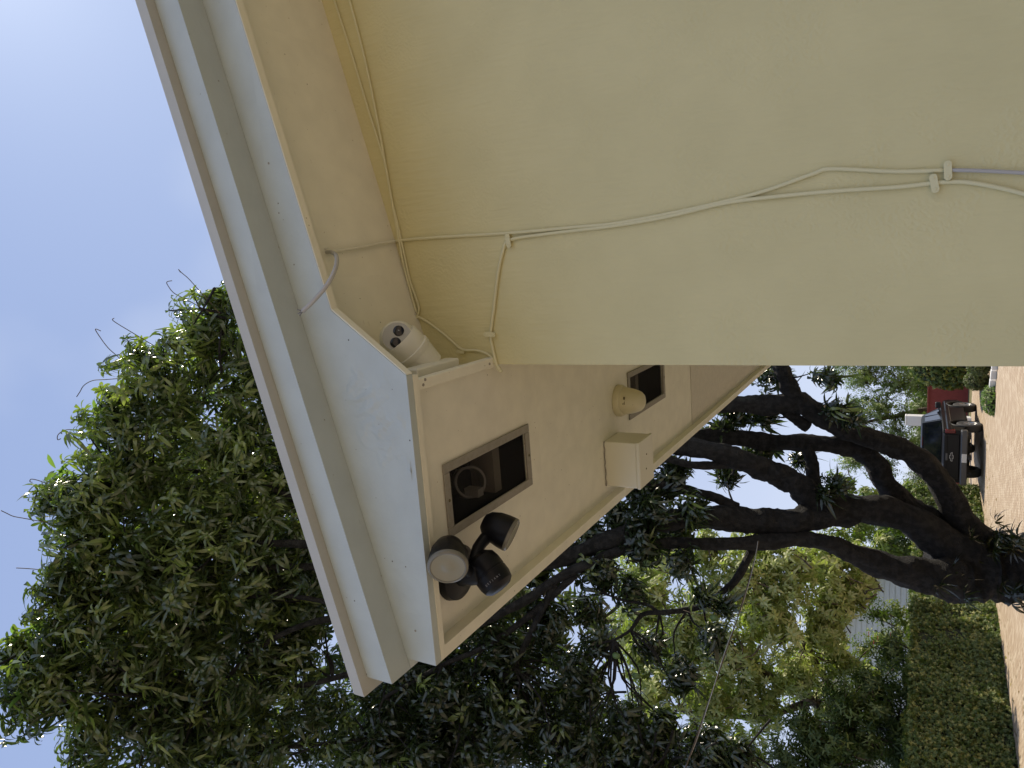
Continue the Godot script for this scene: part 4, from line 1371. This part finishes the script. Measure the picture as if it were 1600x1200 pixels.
	var branches := [
		[[Vector3(-3.59, 3.34, -10.44), 0.138], [Vector3(-3.36, 3.37, -10.58), 0.111], [Vector3(-3.11, 3.42, -10.72), 0.103], [Vector3(-2.9, 3.53, -10.81), 0.095]],
		[[Vector3(-2.67, 3.46, -10.78), 0.094], [Vector3(-2.49, 3.66, -10.7), 0.094], [Vector3(-2.38, 3.75, -10.61), 0.093]],
		[[Vector3(-3.98, 3.97, -9.64), 0.080], [Vector3(-4.21, 4.06, -9.43), 0.066], [Vector3(-4.45, 4.18, -9.19), 0.061], [Vector3(-4.61, 4.33, -9.07), 0.057], [Vector3(-4.71, 4.53, -8.82), 0.052], [Vector3(-4.76, 4.72, -8.7), 0.043], [Vector3(-4.72, 4.95, -8.45), 0.038], [Vector3(-4.73, 5.21, -8.3), 0.034], [Vector3(-4.87, 5.32, -8.09), 0.025], [Vector3(-4.98, 5.5, -7.96), 0.017]],
		[[Vector3(-2.97, 4.28, -9.78), 0.090], [Vector3(-2.99, 4.55, -9.61), 0.068], [Vector3(-2.93, 4.8, -9.36), 0.058], [Vector3(-2.82, 5.11, -9.2), 0.053], [Vector3(-2.77, 5.49, -8.99), 0.045]],
		[[Vector3(-3.62, 4.27, -9.66), 0.108], [Vector3(-3.44, 4.52, -9.54), 0.077], [Vector3(-3.31, 4.89, -9.35), 0.072], [Vector3(-3.15, 5.22, -9.08), 0.067], [Vector3(-3.01, 5.72, -8.81), 0.058]],
		[[Vector3(-4.04, 5.89, -8.15), 0.060], [Vector3(-4.27, 6.14, -7.85), 0.056], [Vector3(-4.61, 6.5, -7.56), 0.051], [Vector3(-4.93, 6.96, -7.12), 0.042], [Vector3(-5.08, 7.41, -6.7), 0.033], [Vector3(-5.44, 8.06, -6.26), 0.025]],
		[[Vector3(-3.78, 7.86, -6.82), 0.059], [Vector3(-3.73, 8.87, -6.23), 0.051], [Vector3(-3.69, 9.4, -5.93), 0.042], [Vector3(-3.7, 9.94, -5.61), 0.034], [Vector3(-3.78, 10.72, -5.15), 0.021]],
		[[Vector3(-4.69, 7.41, -6.9), 0.042], [Vector3(-4.2, 8.57, -6.2), 0.038], [Vector3(-4.01, 9.39, -5.76), 0.029], [Vector3(-4.1, 10.26, -5.24), 0.021]],
		[[Vector3(-4.73, 5.02, -8.41), 0.030], [Vector3(-4.6, 5.17, -8.35), 0.021], [Vector3(-4.54, 5.39, -8.23), 0.017], [Vector3(-4.44, 5.62, -8.12), 0.013]],
		[[Vector3(-2.39, 7.27, -8.73), 0.076], [Vector3(-2.53, 8.43, -7.9), 0.066], [Vector3(-2.35, 9.43, -7), 0.045], [Vector3(-2.14, 10.21, -6.35), 0.036], [Vector3(-1.69, 10.81, -5.86), 0.022]],
		[[Vector3(-3.98, 7.03, -7.38), 0.068], [Vector3(-4.91, 7.9, -6.69), 0.051], [Vector3(-5.2, 8.72, -6.04), 0.042], [Vector3(-5.23, 9.51, -5.45), 0.029], [Vector3(-5.1, 10.41, -4.71), 0.020]],
		[[Vector3(-4.18, 6.22, -7.82), 0.051], [Vector3(-5.21, 6.66, -7.24), 0.047], [Vector3(-5.68, 7.19, -6.72), 0.038], [Vector3(-5.93, 8.05, -6.17), 0.029], [Vector3(-5.98, 9.35, -5.39), 0.021]],
		[[Vector3(-3.78, 7.86, -6.82), 0.059], [Vector3(-2.99, 9.2, -6.42), 0.048], [Vector3(-2.46, 10.02, -5.93), 0.038], [Vector3(-2.32, 10.87, -5.23), 0.025]],
	]
	for l in branches:
		part("branch", limb_mesh(l, 10, 0.04), bark, o)
	# crown
	var whorls := [whorl(401, 12, 0.24, 0.05, 1.25, 1.0, 0.3), whorl(402, 10, 0.26, 0.052, 1.4, 1.0, 0.3), whorl(403, 13, 0.22, 0.046, 1.1, 0.9, 0.28), whorl(404, 9, 0.27, 0.052, 1.5, 1.1, 0.32)]
	var outer := [
		[Vector4(-0.09, 9.97, -6.66, 0.55), Vector4(-0.27, 10.34, -6.41, 0.30), Vector4(-0.67, 10.47, -6.13, 0.65), Vector4(-0.86, 11.05, -5.64, 0.30), Vector4(-1.24, 10.73, -5.64, 0.75), Vector4(-1.47, 11.21, -5.19, 0.30), Vector4(-1.87, 10.92, -5.16, 0.75), Vector4(-2.51, 11.06, -4.84, 0.80), Vector4(-2.48, 11.49, -4.48, 0.35), Vector4(-3.14, 11.16, -4.54, 0.65), Vector4(-3.41, 11.23, -4.33, 0.40), Vector4(-3.90, 11.05, -4.34, 0.75), Vector4(-4.46, 11.24, -3.89, 0.75), Vector4(-4.20, 11.61, -3.72, 0.30), Vector4(-5.27, 10.78, -3.99, 0.55), Vector4(-1.18, 9.99, -6.55, 0.80), Vector4(-2.14, 10.22, -5.99, 0.95), Vector4(-3.06, 10.36, -5.49, 0.95), Vector4(-3.04, 9.89, -6.36, 0.95), Vector4(-4.00, 10.40, -5.17, 0.95), Vector4(-3.91, 9.86, -5.97, 0.90)],
		[Vector4(-4.75, 10.77, -4.57, 0.85), Vector4(-5.07, 10.18, -5.21, 0.90), Vector4(-5.05, 9.61, -5.89, 0.75), Vector4(-5.67, 10.40, -4.61, 0.80), Vector4(-6.10, 9.80, -5.23, 0.90), Vector4(-5.94, 9.15, -5.99, 0.60), Vector4(-6.37, 8.47, -6.07, 0.70), Vector4(-2.24, 9.67, -6.88, 0.80), Vector4(-4.61, 9.55, -6.37, 0.60), Vector4(-3.68, 11.19, -4.19, 0.50), Vector4(-3.44, 10.68, -5.00, 0.70), Vector4(-4.71, 11.23, -3.73, 0.50), Vector4(-3.79, 9.40, -6.74, 0.70)],
	]
	var inner := [
		[Vector4(-6.00, 8.12, -6.23, 0.60), Vector4(-5.56, 7.46, -6.70, 0.70), Vector4(-6.32, 7.39, -6.48, 0.80), Vector4(-5.14, 6.92, -7.34, 0.55), Vector4(-5.87, 6.73, -7.07, 0.75), Vector4(-4.81, 6.44, -7.80, 0.45), Vector4(-5.64, 6.08, -7.73, 0.60), Vector4(-6.27, 6.02, -7.29, 0.75), Vector4(-6.32, 5.40, -7.76, 0.60), Vector4(-6.56, 5.14, -7.75, 0.55), Vector4(-6.49, 4.49, -8.14, 0.45), Vector4(-4.18, 5.85, -8.27, 0.40), Vector4(-4.51, 5.47, -8.43, 0.30), Vector4(-5.26, 5.23, -8.42, 0.30)],
		[Vector4(-3.34, 5.44, -9.02, 0.30), Vector4(-3.58, 5.75, -8.80, 0.32), Vector4(-3.78, 6.01, -8.48, 0.32), Vector4(-4.01, 6.32, -8.26, 0.30), Vector4(-3.11, 5.15, -9.59, 0.28), Vector4(-4.33, 6.62, -8.02, 0.28), Vector4(-4.01, 5.19, -9.63, 0.35), Vector4(-3.84, 5.29, -8.54, 0.40), Vector4(-4.13, 4.84, -8.75, 0.25), Vector4(-3.50, 4.73, -9.06, 0.30), Vector4(-3.26, 5.16, -9.32, 0.35), Vector4(-3.46, 5.26, -8.75, 0.30), Vector4(-4.53, 4.58, -8.71, 0.20), Vector4(-4.67, 4.26, -8.75, 0.20), Vector4(-2.53, 4.11, -10.78, 0.25), Vector4(-1.97, 3.99, -10.96, 0.35), Vector4(-2.50, 4.44, -10.59, 0.30), Vector4(-2.67, 4.69, -10.42, 0.25), Vector4(-3.24, 3.60, -10.95, 0.15), Vector4(-3.12, 4.20, -10.73, 0.30), Vector4(-3.31, 4.57, -10.24, 0.25)],
		[Vector4(-2.35, 3.12, -10.58, 0.20), Vector4(-1.89, 3.24, -10.59, 0.20), Vector4(-2.50, 2.88, -10.68, 0.13), Vector4(-3.33, 3.09, -10.28, 0.18), Vector4(-3.45, 3.20, -10.19, 0.12), Vector4(-5.02, 4.37, -8.50, 0.25), Vector4(-5.40, 4.73, -8.21, 0.30), Vector4(-5.07, 5.80, -8.01, 0.30), Vector4(-5.39, 7.96, -6.68, 0.40), Vector4(-6.54, 4.03, -8.28, 0.40), Vector4(-6.12, 4.93, -7.95, 0.35)],
	]
	var fill := [Vector4(-7.24, 9.18, -7.95, 1.00), Vector4(-7.64, 8.09, -8.51, 1.10), Vector4(-7.33, 7.00, -9.21, 0.90), Vector4(-8.11, 6.27, -9.49, 1.00), Vector4(-6.33, 7.43, -9.50, 0.60), Vector4(-7.98, 5.27, -9.74, 0.70), Vector4(-6.26, 8.65, -8.45, 0.80), Vector4(-7.94, 4.61, -9.90, 0.50), Vector4(-5.72, 6.67, -9.72, 0.50), Vector4(-7.71, 9.71, -7.55, 0.90)]
	# the part of the crown that the roof hides keeps the lower branches in shade
	var hidden := [
		[Vector4(-3.15, 8.85, -7.89, 1.10), Vector4(-2.11, 8.32, -8.64, 1.10), Vector4(-3.63, 7.29, -8.59, 1.00), Vector4(-1.21, 9.39, -7.95, 0.90), Vector4(-2.79, 6.52, -9.32, 0.90), Vector4(-4.61, 8.33, -7.44, 1.00), Vector4(-4.50, 7.34, -7.80, 0.80), Vector4(-3.17, 12.33, -6.91, 1.40), Vector4(-4.85, 11.18, -7.61, 1.50), Vector4(-6.50, 11.82, -6.55, 1.40), Vector4(-6.44, 9.62, -7.97, 1.30), Vector4(-5.66, 7.91, -9.36, 1.20), Vector4(-1.95, 5.77, -10.16, 0.80), Vector4(-1.59, 5.04, -10.42, 0.60), Vector4(-4.86, 12.29, -6.01, 1.20)],
	]
	var lm: Material = mats["mango_leaf"]
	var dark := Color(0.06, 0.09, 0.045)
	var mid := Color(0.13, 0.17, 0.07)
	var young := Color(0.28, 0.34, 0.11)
	var hubs := []
	for l in limbs + branches:
		for q in l:
			hubs.append(q[0])
	var all := crown_places(outer[0], 215.0, 0.88)
	crown(o, whorls, lm, all, Color(0.075, 0.11, 0.05), Color(0.15, 0.195, 0.075), young, 0.42)
	var more := crown_places(outer[1], 220.0, 0.88)
	crown(o, whorls, lm, more, dark, mid, young, 0.25)
	all += more
	twigs(o, hubs, all, 14, bark, 0.012)
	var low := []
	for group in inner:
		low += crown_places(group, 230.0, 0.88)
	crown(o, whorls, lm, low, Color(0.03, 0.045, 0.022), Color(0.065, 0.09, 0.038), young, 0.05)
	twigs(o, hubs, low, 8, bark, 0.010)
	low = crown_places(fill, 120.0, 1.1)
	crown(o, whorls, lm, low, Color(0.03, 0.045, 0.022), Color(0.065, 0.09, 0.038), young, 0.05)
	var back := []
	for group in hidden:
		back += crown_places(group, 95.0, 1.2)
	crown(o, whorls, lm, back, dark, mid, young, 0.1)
	# single leaves hanging nearest the drive
	var st := begin()
	st.set_smooth_group(1)
	leaf(st, Vector3.ZERO, Vector3(1, 0, 0), Vector3.UP, 0.24, 0.055, 0.6)
	st.generate_normals()
	var one := st.commit()
	var leaf_green := plain("single_leaf", lin(0.045, 0.075, 0.024), 0.33)
	leaf_green.backlight_enabled = true
	leaf_green.backlight = Color(0.5, 0.65, 0.25)
	var tips := []
	for k in 30:
		tips.append(all[(k * 37) % all.size()] if k % 2 else low[(k * 29) % low.size()])
	for t in tips:
		for k in 9:
			var lf := part("leaf", one, leaf_green, o)
			var d := Vector3(cos(k * 2.4), rng.randf_range(-0.7, 0.4), sin(k * 2.4)).normalized()
			var side := d.cross(Vector3.UP).normalized()
			lf.transform = Transform3D(Basis(d, side.cross(d), side), t.origin + t.basis.y * (0.03 * k - 0.1))
	# bare curling flower stalks standing out against the sky
	for s in [
		[Vector3(-0.01, 10.26, -6.04), Vector3(0.14, 10.37, -6), Vector3(0.23, 10.46, -5.97), Vector3(0.27, 10.49, -5.96), Vector3(0.23, 10.46, -5.96)],
		[Vector3(-0.12, 10.4, -5.93), Vector3(-0.03, 10.53, -5.87), Vector3(0.07, 10.6, -5.85), Vector3(0.12, 10.61, -5.85), Vector3(0.13, 10.56, -5.89)],
		[Vector3(-0.61, 10.75, -5.52), Vector3(-0.48, 10.91, -5.44), Vector3(-0.37, 11.06, -5.38), Vector3(-0.31, 11.12, -5.35), Vector3(-0.29, 11.11, -5.37)],
		[Vector3(-0.81, 11.03, -5.31), Vector3(-0.66, 11.17, -5.26), Vector3(-0.5, 11.27, -5.23), Vector3(-0.41, 11.31, -5.22), Vector3(-0.44, 11.25, -5.25)],
		[Vector3(-1.05, 11.09, -5.11), Vector3(-1.05, 11.23, -5.03), Vector3(-1.1, 11.32, -4.96), Vector3(-1.18, 11.37, -4.92), Vector3(-1.24, 11.41, -4.89)],
		[Vector3(-1.72, 11.27, -4.88), Vector3(-1.65, 11.43, -4.79), Vector3(-1.65, 11.54, -4.73), Vector3(-1.7, 11.6, -4.68), Vector3(-1.76, 11.61, -4.67), Vector3(-1.75, 11.57, -4.69)],
		[Vector3(-1.49, 10.96, -4.98), Vector3(-1.47, 11.09, -4.91), Vector3(-1.5, 11.16, -4.87), Vector3(-1.55, 11.17, -4.85)],
		[Vector3(-2.24, 11.51, -4.39), Vector3(-2.2, 11.61, -4.35), Vector3(-2.18, 11.67, -4.31), Vector3(-2.21, 11.69, -4.3), Vector3(-2.22, 11.66, -4.31)],
		[Vector3(-2.63, 11.62, -4.14), Vector3(-2.59, 11.74, -4.07), Vector3(-2.55, 11.82, -4.04), Vector3(-2.51, 11.88, -4.01)],
		[Vector3(-3.27, 11.41, -4.13), Vector3(-3.25, 11.54, -4.07), Vector3(-3.23, 11.63, -4.01), Vector3(-3.22, 11.7, -3.97)],
		[Vector3(-3.54, 11.3, -4.15), Vector3(-3.55, 11.39, -4.09), Vector3(-3.56, 11.48, -4.04), Vector3(-3.54, 11.54, -4.01)],
		[Vector3(-3.75, 11.31, -4.1), Vector3(-3.74, 11.43, -4.03), Vector3(-3.75, 11.51, -3.98), Vector3(-3.78, 11.55, -3.95)],
	]:
		s.insert(0, s[0] + (s[0] - s[1]) * 2.2)
		wire("flower_stalk", s, 0.0055, mats["stalk"], o, 5)
	# small green fruit
	for q in [Vector3(-5.13, 5.44, -7.85), Vector3(-5.41, 5.21, -7.93), Vector3(-4.01, 5.15, -8.36), Vector3(-4.74, 4.34, -8.57)]:
		st = begin()
		lathe(st, [Vector2(0, 0.05), Vector2(0.025, 0.043), Vector2(0.04, 0.02), Vector2(0.042, -0.01), Vector2(0.03, -0.045), Vector2(0.012, -0.06), Vector2(0, -0.062)], 16, Transform3D(Basis(), q))
		var fruit := piece("fruit", st, mats["fruit_green"], o)
		st = begin()
		tube(st, [q + Vector3(0, 0.05, 0), q + Vector3(0.01, 0.2, 0.02), q + Vector3(0.03, 0.4, 0)], [0.004], 5)
		piece("fruit_stalk", st, mats["stalk"], fruit)
	# twisted service wire hanging from the low branch
	var w := thing("hanging_wire", "grey twisted wire running from the mango branch down to the left", "wire")
	var wp := [Vector3(-3.94, 3.93, -9.55), Vector3(-4.08, 3.9, -8.96), Vector3(-4.26, 3.89, -8.22), Vector3(-4.45, 3.9, -7.47), Vector3(-4.63, 3.92, -6.72), Vector3(-4.74, 3.92, -6.11), Vector3(-4.79, 3.91, -5.52), Vector3(-4.89, 3.91, -4.8)]
	wire("strand", wp, 0.006, mats["stalk"], w)
	var wq := []
	for k in wp.size():
		wq.append(wp[k] + Vector3(0.012 * sin(k * 2.1), 0.014 * cos(k * 2.1), 0.0))
	wire("strand", wq, 0.004, mats["cable_grey"], w)
	# strap ferns growing on the foot of the trunk
	rng.seed = 77
	var fern := [whorl(411, 16, 0.28, 0.024, 1.2, 1.0, 0.0), whorl(412, 14, 0.24, 0.026, 1.0, 1.0, 0.0)]
	var n := 0
	for q in [Vector3(-4.27, 1.07, -11.28), Vector3(-4.23, 0.85, -11.3), Vector3(-4.33, 1.23, -11.06), Vector3(-4.91, 0.96, -10.98), Vector3(-4.96, 0.85, -11.04), Vector3(-4.86, 1.53, -10.78)]:
		var f := thing("trunk_fern", ["dark fern tuft on the trunk below the truck", "dark fern tuft lowest on the trunk beside the drive", "fern tuft at the fork of the trunk and the first limb", "fern tuft on the shaded side of the trunk", "lowest fern tuft on the hedge side of the trunk", "fern tuft under the lowest heavy limb before the hedge"][n], "fern", q, "ferns growing on the mango trunk")
		n += 1
		var ps := []
		for k in 5:
			var t := towards(Vector3(rng.randfn(), rng.randfn(), rng.randfn()) * 0.14, Vector3(rng.randfn() * 0.6, 1, rng.randfn() * 0.6 + 0.4))
			ps.append(t)
		crown(f, fern, mats["mango_leaf"], ps, Color(0.02, 0.03, 0.012), Color(0.04, 0.055, 0.02), Color(0.06, 0.05, 0.02), 0.2, "fronds")


# ---------------------------------------------------------------- trees beyond the hedge and the drive
func garden_tree(called: String, label: String, trunk: Array, balls: Array, meshes: Array, per: float, sc: float, a: Color, b: Color, odd: Color, share: float, group := "garden trees beyond the hedge", category := "tree") -> Node3D:
	var o := thing(called, label, category, Vector3.ZERO, group)
	var hubs := []
	for l in trunk:
		part("trunk" if l == trunk[0] else "limb", limb_mesh(l, 10, 0.06), mats["far_bark"], o)
		for q in l:
			hubs.append(q[0])
	var p := crown_places(balls, per, sc)
	crown(o, meshes, mats["soft_leaf"], p, a, b, odd, share)
	twigs(o, hubs, p, 9, mats["far_bark"], 0.015)
	return o


func foot(p: Vector3) -> Vector3:
	return Vector3(p.x, 0.0, p.z)


func background_trees() -> void:
	rng.seed = 505
	var broad := [whorl(601, 11, 0.30, 0.085, 0.6, 1.0, 0.2, 3), whorl(602, 9, 0.33, 0.09, 0.8, 1.0, 0.2, 3)]
	var fine := [sprig(611, 16, 0.15, 0.055, 0.7), sprig(612, 18, 0.13, 0.05, 0.7)]
	var strap := [sprig(621, 15, 0.20, 0.05, 0.5), sprig(622, 14, 0.22, 0.045, 0.5)]
	# big pale tree behind the hedge on the left
	var t1 := [
		[[foot(Vector3(-15.68, -0.23, -22.96)), 0.24], [Vector3(-15.25, 2.59, -21.4), 0.2], [Vector3(-14.41, 3.6, -20.97), 0.18], [Vector3(-13.48, 4.61, -20.57), 0.16], [Vector3(-12.2, 6.36, -19.79), 0.12], [Vector3(-10.67, 7.8, -19.25), 0.06]],
		[[Vector3(-14.41, 3.6, -20.97), 0.14], [Vector3(-11.87, 4.8, -20.77), 0.1], [Vector3(-10.28, 5.82, -20.48), 0.05]],
		[[Vector3(-13.48, 4.61, -20.57), 0.13], [Vector3(-13.82, 6.09, -19.63), 0.09], [Vector3(-13.46, 8.08, -18.54), 0.04]],
	]
	var b1 := [Vector4(-11.22, 10.48, -22.27, 1.20), Vector4(-13.54, 9.46, -22.42, 1.30), Vector4(-15.64, 8.44, -22.60, 1.30), Vector4(-12.90, 7.01, -24.56, 1.30), Vector4(-15.23, 5.49, -24.41, 1.20), Vector4(-16.82, 7.21, -21.92, 1.10), Vector4(-15.96, 9.68, -20.64, 1.10), Vector4(-13.16, 11.24, -21.45, 0.90), Vector4(-10.47, 3.67, -21.71, 0.60), Vector4(-10.17, 3.38, -22.52, 0.60), Vector4(-10.71, 4.27, -20.72, 0.70), Vector4(-12.52, 3.80, -21.23, 0.60), Vector4(-9.15, 6.27, -21.03, 0.90), Vector4(-9.03, 7.63, -20.26, 0.80), Vector4(-10.80, 9.29, -18.94, 0.80), Vector4(-12.15, 9.27, -18.69, 0.80), Vector4(-9.68, 4.57, -21.92, 0.90), Vector4(-12.68, 6.27, -19.75, 1.00), Vector4(-11.69, 7.92, -19.57, 1.00), Vector4(-12.39, 4.35, -21.52, 0.80), Vector4(-13.80, 4.10, -20.80, 0.80), Vector4(-13.55, 3.35, -22.46, 0.60), Vector4(-9.53, 5.26, -20.37, 1.10), Vector4(-9.41, 6.55, -19.64, 0.90), Vector4(-10.25, 7.50, -18.92, 1.00), Vector4(-10.25, 4.00, -21.55, 0.90), Vector4(-10.51, 5.63, -19.38, 1.10), Vector4(-11.16, 4.42, -20.54, 0.80), Vector4(-11.30, 6.72, -18.58, 1.00), Vector4(-11.67, 7.96, -18.37, 0.80), Vector4(-10.00, 8.97, -18.70, 0.80), Vector4(-12.53, 8.59, -17.83, 0.90), Vector4(-12.29, 5.05, -19.95, 0.80), Vector4(-13.02, 7.13, -18.59, 0.90), Vector4(-13.32, 5.83, -19.29, 0.70), Vector4(-8.94, 8.65, -19.68, 0.90), Vector4(-9.77, 3.55, -22.50, 0.70)]
	garden_tree("pale_tree", "pale yellow green broad leaved tree lit by the sun behind the hedge", t1, b1, broad, 150.0, 0.8, Color(0.25, 0.29, 0.09), Color(0.42, 0.44, 0.17), Color(0.55, 0.55, 0.30), 0.4)
	# darker shrubs just over the hedge
	var b2 := [Vector4(-11.62, 3.04, -23.02, 0.30), Vector4(-11.79, 2.42, -19.24, 0.50), Vector4(-11.88, 3.25, -18.15, 0.60), Vector4(-12.43, 4.59, -17.85, 0.50), Vector4(-12.76, 3.75, -17.10, 0.70), Vector4(-12.06, 3.02, -19.42, 0.70), Vector4(-11.66, 2.62, -20.91, 0.50), Vector4(-12.67, 3.38, -17.92, 0.90), Vector4(-12.61, 2.55, -19.00, 0.70), Vector4(-12.76, 4.23, -17.40, 0.80), Vector4(-12.88, 2.37, -17.88, 0.60), Vector4(-13.02, 4.93, -16.94, 0.60), Vector4(-12.16, 3.77, -18.96, 0.50)]
	garden_tree("dark_shrub", "dark fine leaved shrub rising behind the near end of the hedge", [[[foot(Vector3(-13.16, 0.06, -20.35)), 0.08], [Vector3(-12.81, 2.11, -19.22), 0.06], [Vector3(-12.7, 3.42, -18.48), 0.04]]], b2, strap, 190.0, 1.0, Color(0.045, 0.075, 0.02), Color(0.10, 0.14, 0.04), Color(0.2, 0.24, 0.08), 0.2)
	var b3 := [Vector4(-12.93, 4.49, -24.85, 0.35), Vector4(-12.26, 3.45, -25.60, 0.35), Vector4(-12.61, 2.65, -25.41, 0.35), Vector4(-13.81, 3.57, -24.63, 0.40), Vector4(-13.54, 3.01, -25.01, 0.45), Vector4(-13.51, 2.53, -24.71, 0.50), Vector4(-14.23, 2.70, -24.47, 0.40), Vector4(-13.06, 2.36, -25.49, 0.40)]
	var red := garden_tree("flowering_shrub", "yellow green shrub with red flowers peeking over the hedge", [[[foot(Vector3(-13.64, 1.04, -25.56)), 0.05], [Vector3(-13.47, 2.53, -24.72), 0.03]]], b3, fine, 140.0, 1.0, Color(0.16, 0.22, 0.04), Color(0.26, 0.3, 0.06), Color(0.3, 0.3, 0.08), 0.3)
	for q in [Vector3(-12.82, 3.29, -23.93), Vector3(-12.93, 3.03, -23.95), Vector3(-12.86, 2.67, -24.17), Vector3(-13.04, 3.14, -23.86)]:
		var st := begin()
		for k in 5:
			var d := Vector3(cos(k * 1.257), 0.3, sin(k * 1.257))
			leaf(st, q, d, Vector3.UP, 0.11, 0.10, 0.4)
		piece("flower", st, mats["flower_red"], red)
	# shrubs behind the far hedge, seen between the limbs
	var b4 := [Vector4(-11.09, 2.70, -30.38, 0.70), Vector4(-10.63, 3.65, -31.09, 0.70), Vector4(-10.13, 2.27, -30.81, 0.60), Vector4(-11.68, 4.05, -30.06, 0.70), Vector4(-10.72, 1.82, -30.37, 0.50), Vector4(-11.55, 1.61, -28.57, 0.60), Vector4(-11.86, 3.08, -28.83, 0.70), Vector4(-10.70, 4.99, -32.64, 0.80), Vector4(-11.90, 4.89, -28.94, 0.80), Vector4(-12.32, 5.76, -28.34, 0.80)]
	garden_tree("yellow_shrub", "bright yellow green shrub between the mango limbs behind the far hedge", [[[foot(Vector3(-11.32, 0.05, -31.88)), 0.1], [Vector3(-10.96, 2.7, -30.4), 0.07], [Vector3(-10.89, 4.29, -30.07), 0.04]]], b4, broad, 75.0, 1.0, Color(0.14, 0.2, 0.04), Color(0.24, 0.3, 0.07), Color(0.32, 0.34, 0.1), 0.25)
	# fine leaved tree over the truck
	var t5 := [[[foot(Vector3(-9.34, -0.51, -43.17)), 0.2], [Vector3(-9.16, 1.53, -42.01), 0.17], [Vector3(-9.36, 2.98, -41.12), 0.12], [Vector3(-9.56, 4.44, -40.23), 0.06]]]
	var b5 := [Vector4(-7.24, 4.62, -40.58, 1.00), Vector4(-8.95, 3.86, -40.69, 1.10), Vector4(-9.10, 4.96, -41.19, 0.80), Vector4(-7.60, 3.00, -40.87, 1.00), Vector4(-10.68, 2.96, -40.88, 1.00), Vector4(-10.71, 4.30, -40.67, 0.90), Vector4(-9.28, 2.40, -40.89, 0.70), Vector4(-6.33, 3.62, -41.34, 1.10), Vector4(-6.35, 5.46, -41.44, 0.90), Vector4(-11.94, 3.67, -40.22, 0.80), Vector4(-11.81, 5.06, -40.60, 0.70), Vector4(-6.43, 2.45, -42.01, 0.80), Vector4(-11.05, 5.47, -41.69, 0.70), Vector4(-7.50, 6.14, -41.99, 0.60)]
	garden_tree("feathery_tree", "airy light green tree rising behind the pickup truck", t5, b5, fine, 170.0, 1.0, Color(0.15, 0.2, 0.06), Color(0.24, 0.29, 0.1), Color(0.3, 0.36, 0.08), 0.25)
	var b6 := [Vector4(-11.65, 1.93, -44.82, 0.80), Vector4(-9.87, 1.80, -45.24, 0.70), Vector4(-13.28, 1.74, -44.02, 0.80), Vector4(-8.52, 2.14, -45.89, 0.80), Vector4(-14.53, 1.41, -43.38, 0.70), Vector4(-15.89, 1.10, -42.12, 0.90)]
	garden_tree("boundary_bush", "round green bush row between the gate pillars behind the truck", [[[foot(Vector3(-11.88, -0.76, -46.34)), 0.08], [Vector3(-11.69, 1.45, -45.09), 0.05]]], b6, fine, 170.0, 1.0, Color(0.09, 0.13, 0.03), Color(0.15, 0.2, 0.05), Color(0.2, 0.24, 0.06), 0.2)
	# a row of far trees that closes the view
	for k in 7:
		var x := -42.0 + 11.0 * k
		var z := -52.0 - 4.0 * sin(k * 2.2)
		var hh := 4.0 + 1.4 * sin(k * 1.7)
		var bs := []
		for i in 9:
			bs.append(Vector4(x + rng.randf_range(-3.5, 3.5), hh * rng.randf_range(0.35, 1.0), z + rng.randf_range(-2, 2), rng.randf_range(1.2, 1.9)))
		garden_tree("far_tree", ["broad far tree at the left end of the row beyond the gardens", "far tree second from the left beyond the neighbour house", "far tree behind the pale garden tree", "far tree behind the gate pillars", "far tree behind the tall rounded hedge", "far tree hidden behind the house wall", "far tree at the right end of the row"][k], [[[Vector3(x, 0, z), 0.25], [Vector3(x + 0.2, hh * 0.5, z), 0.18], [Vector3(x, hh * 0.9, z), 0.08]]], bs, fine, 40.0, 2.2, Color(0.08, 0.12, 0.035), Color(0.15, 0.19, 0.06), Color(0.2, 0.24, 0.08), 0.2, "row of far trees")
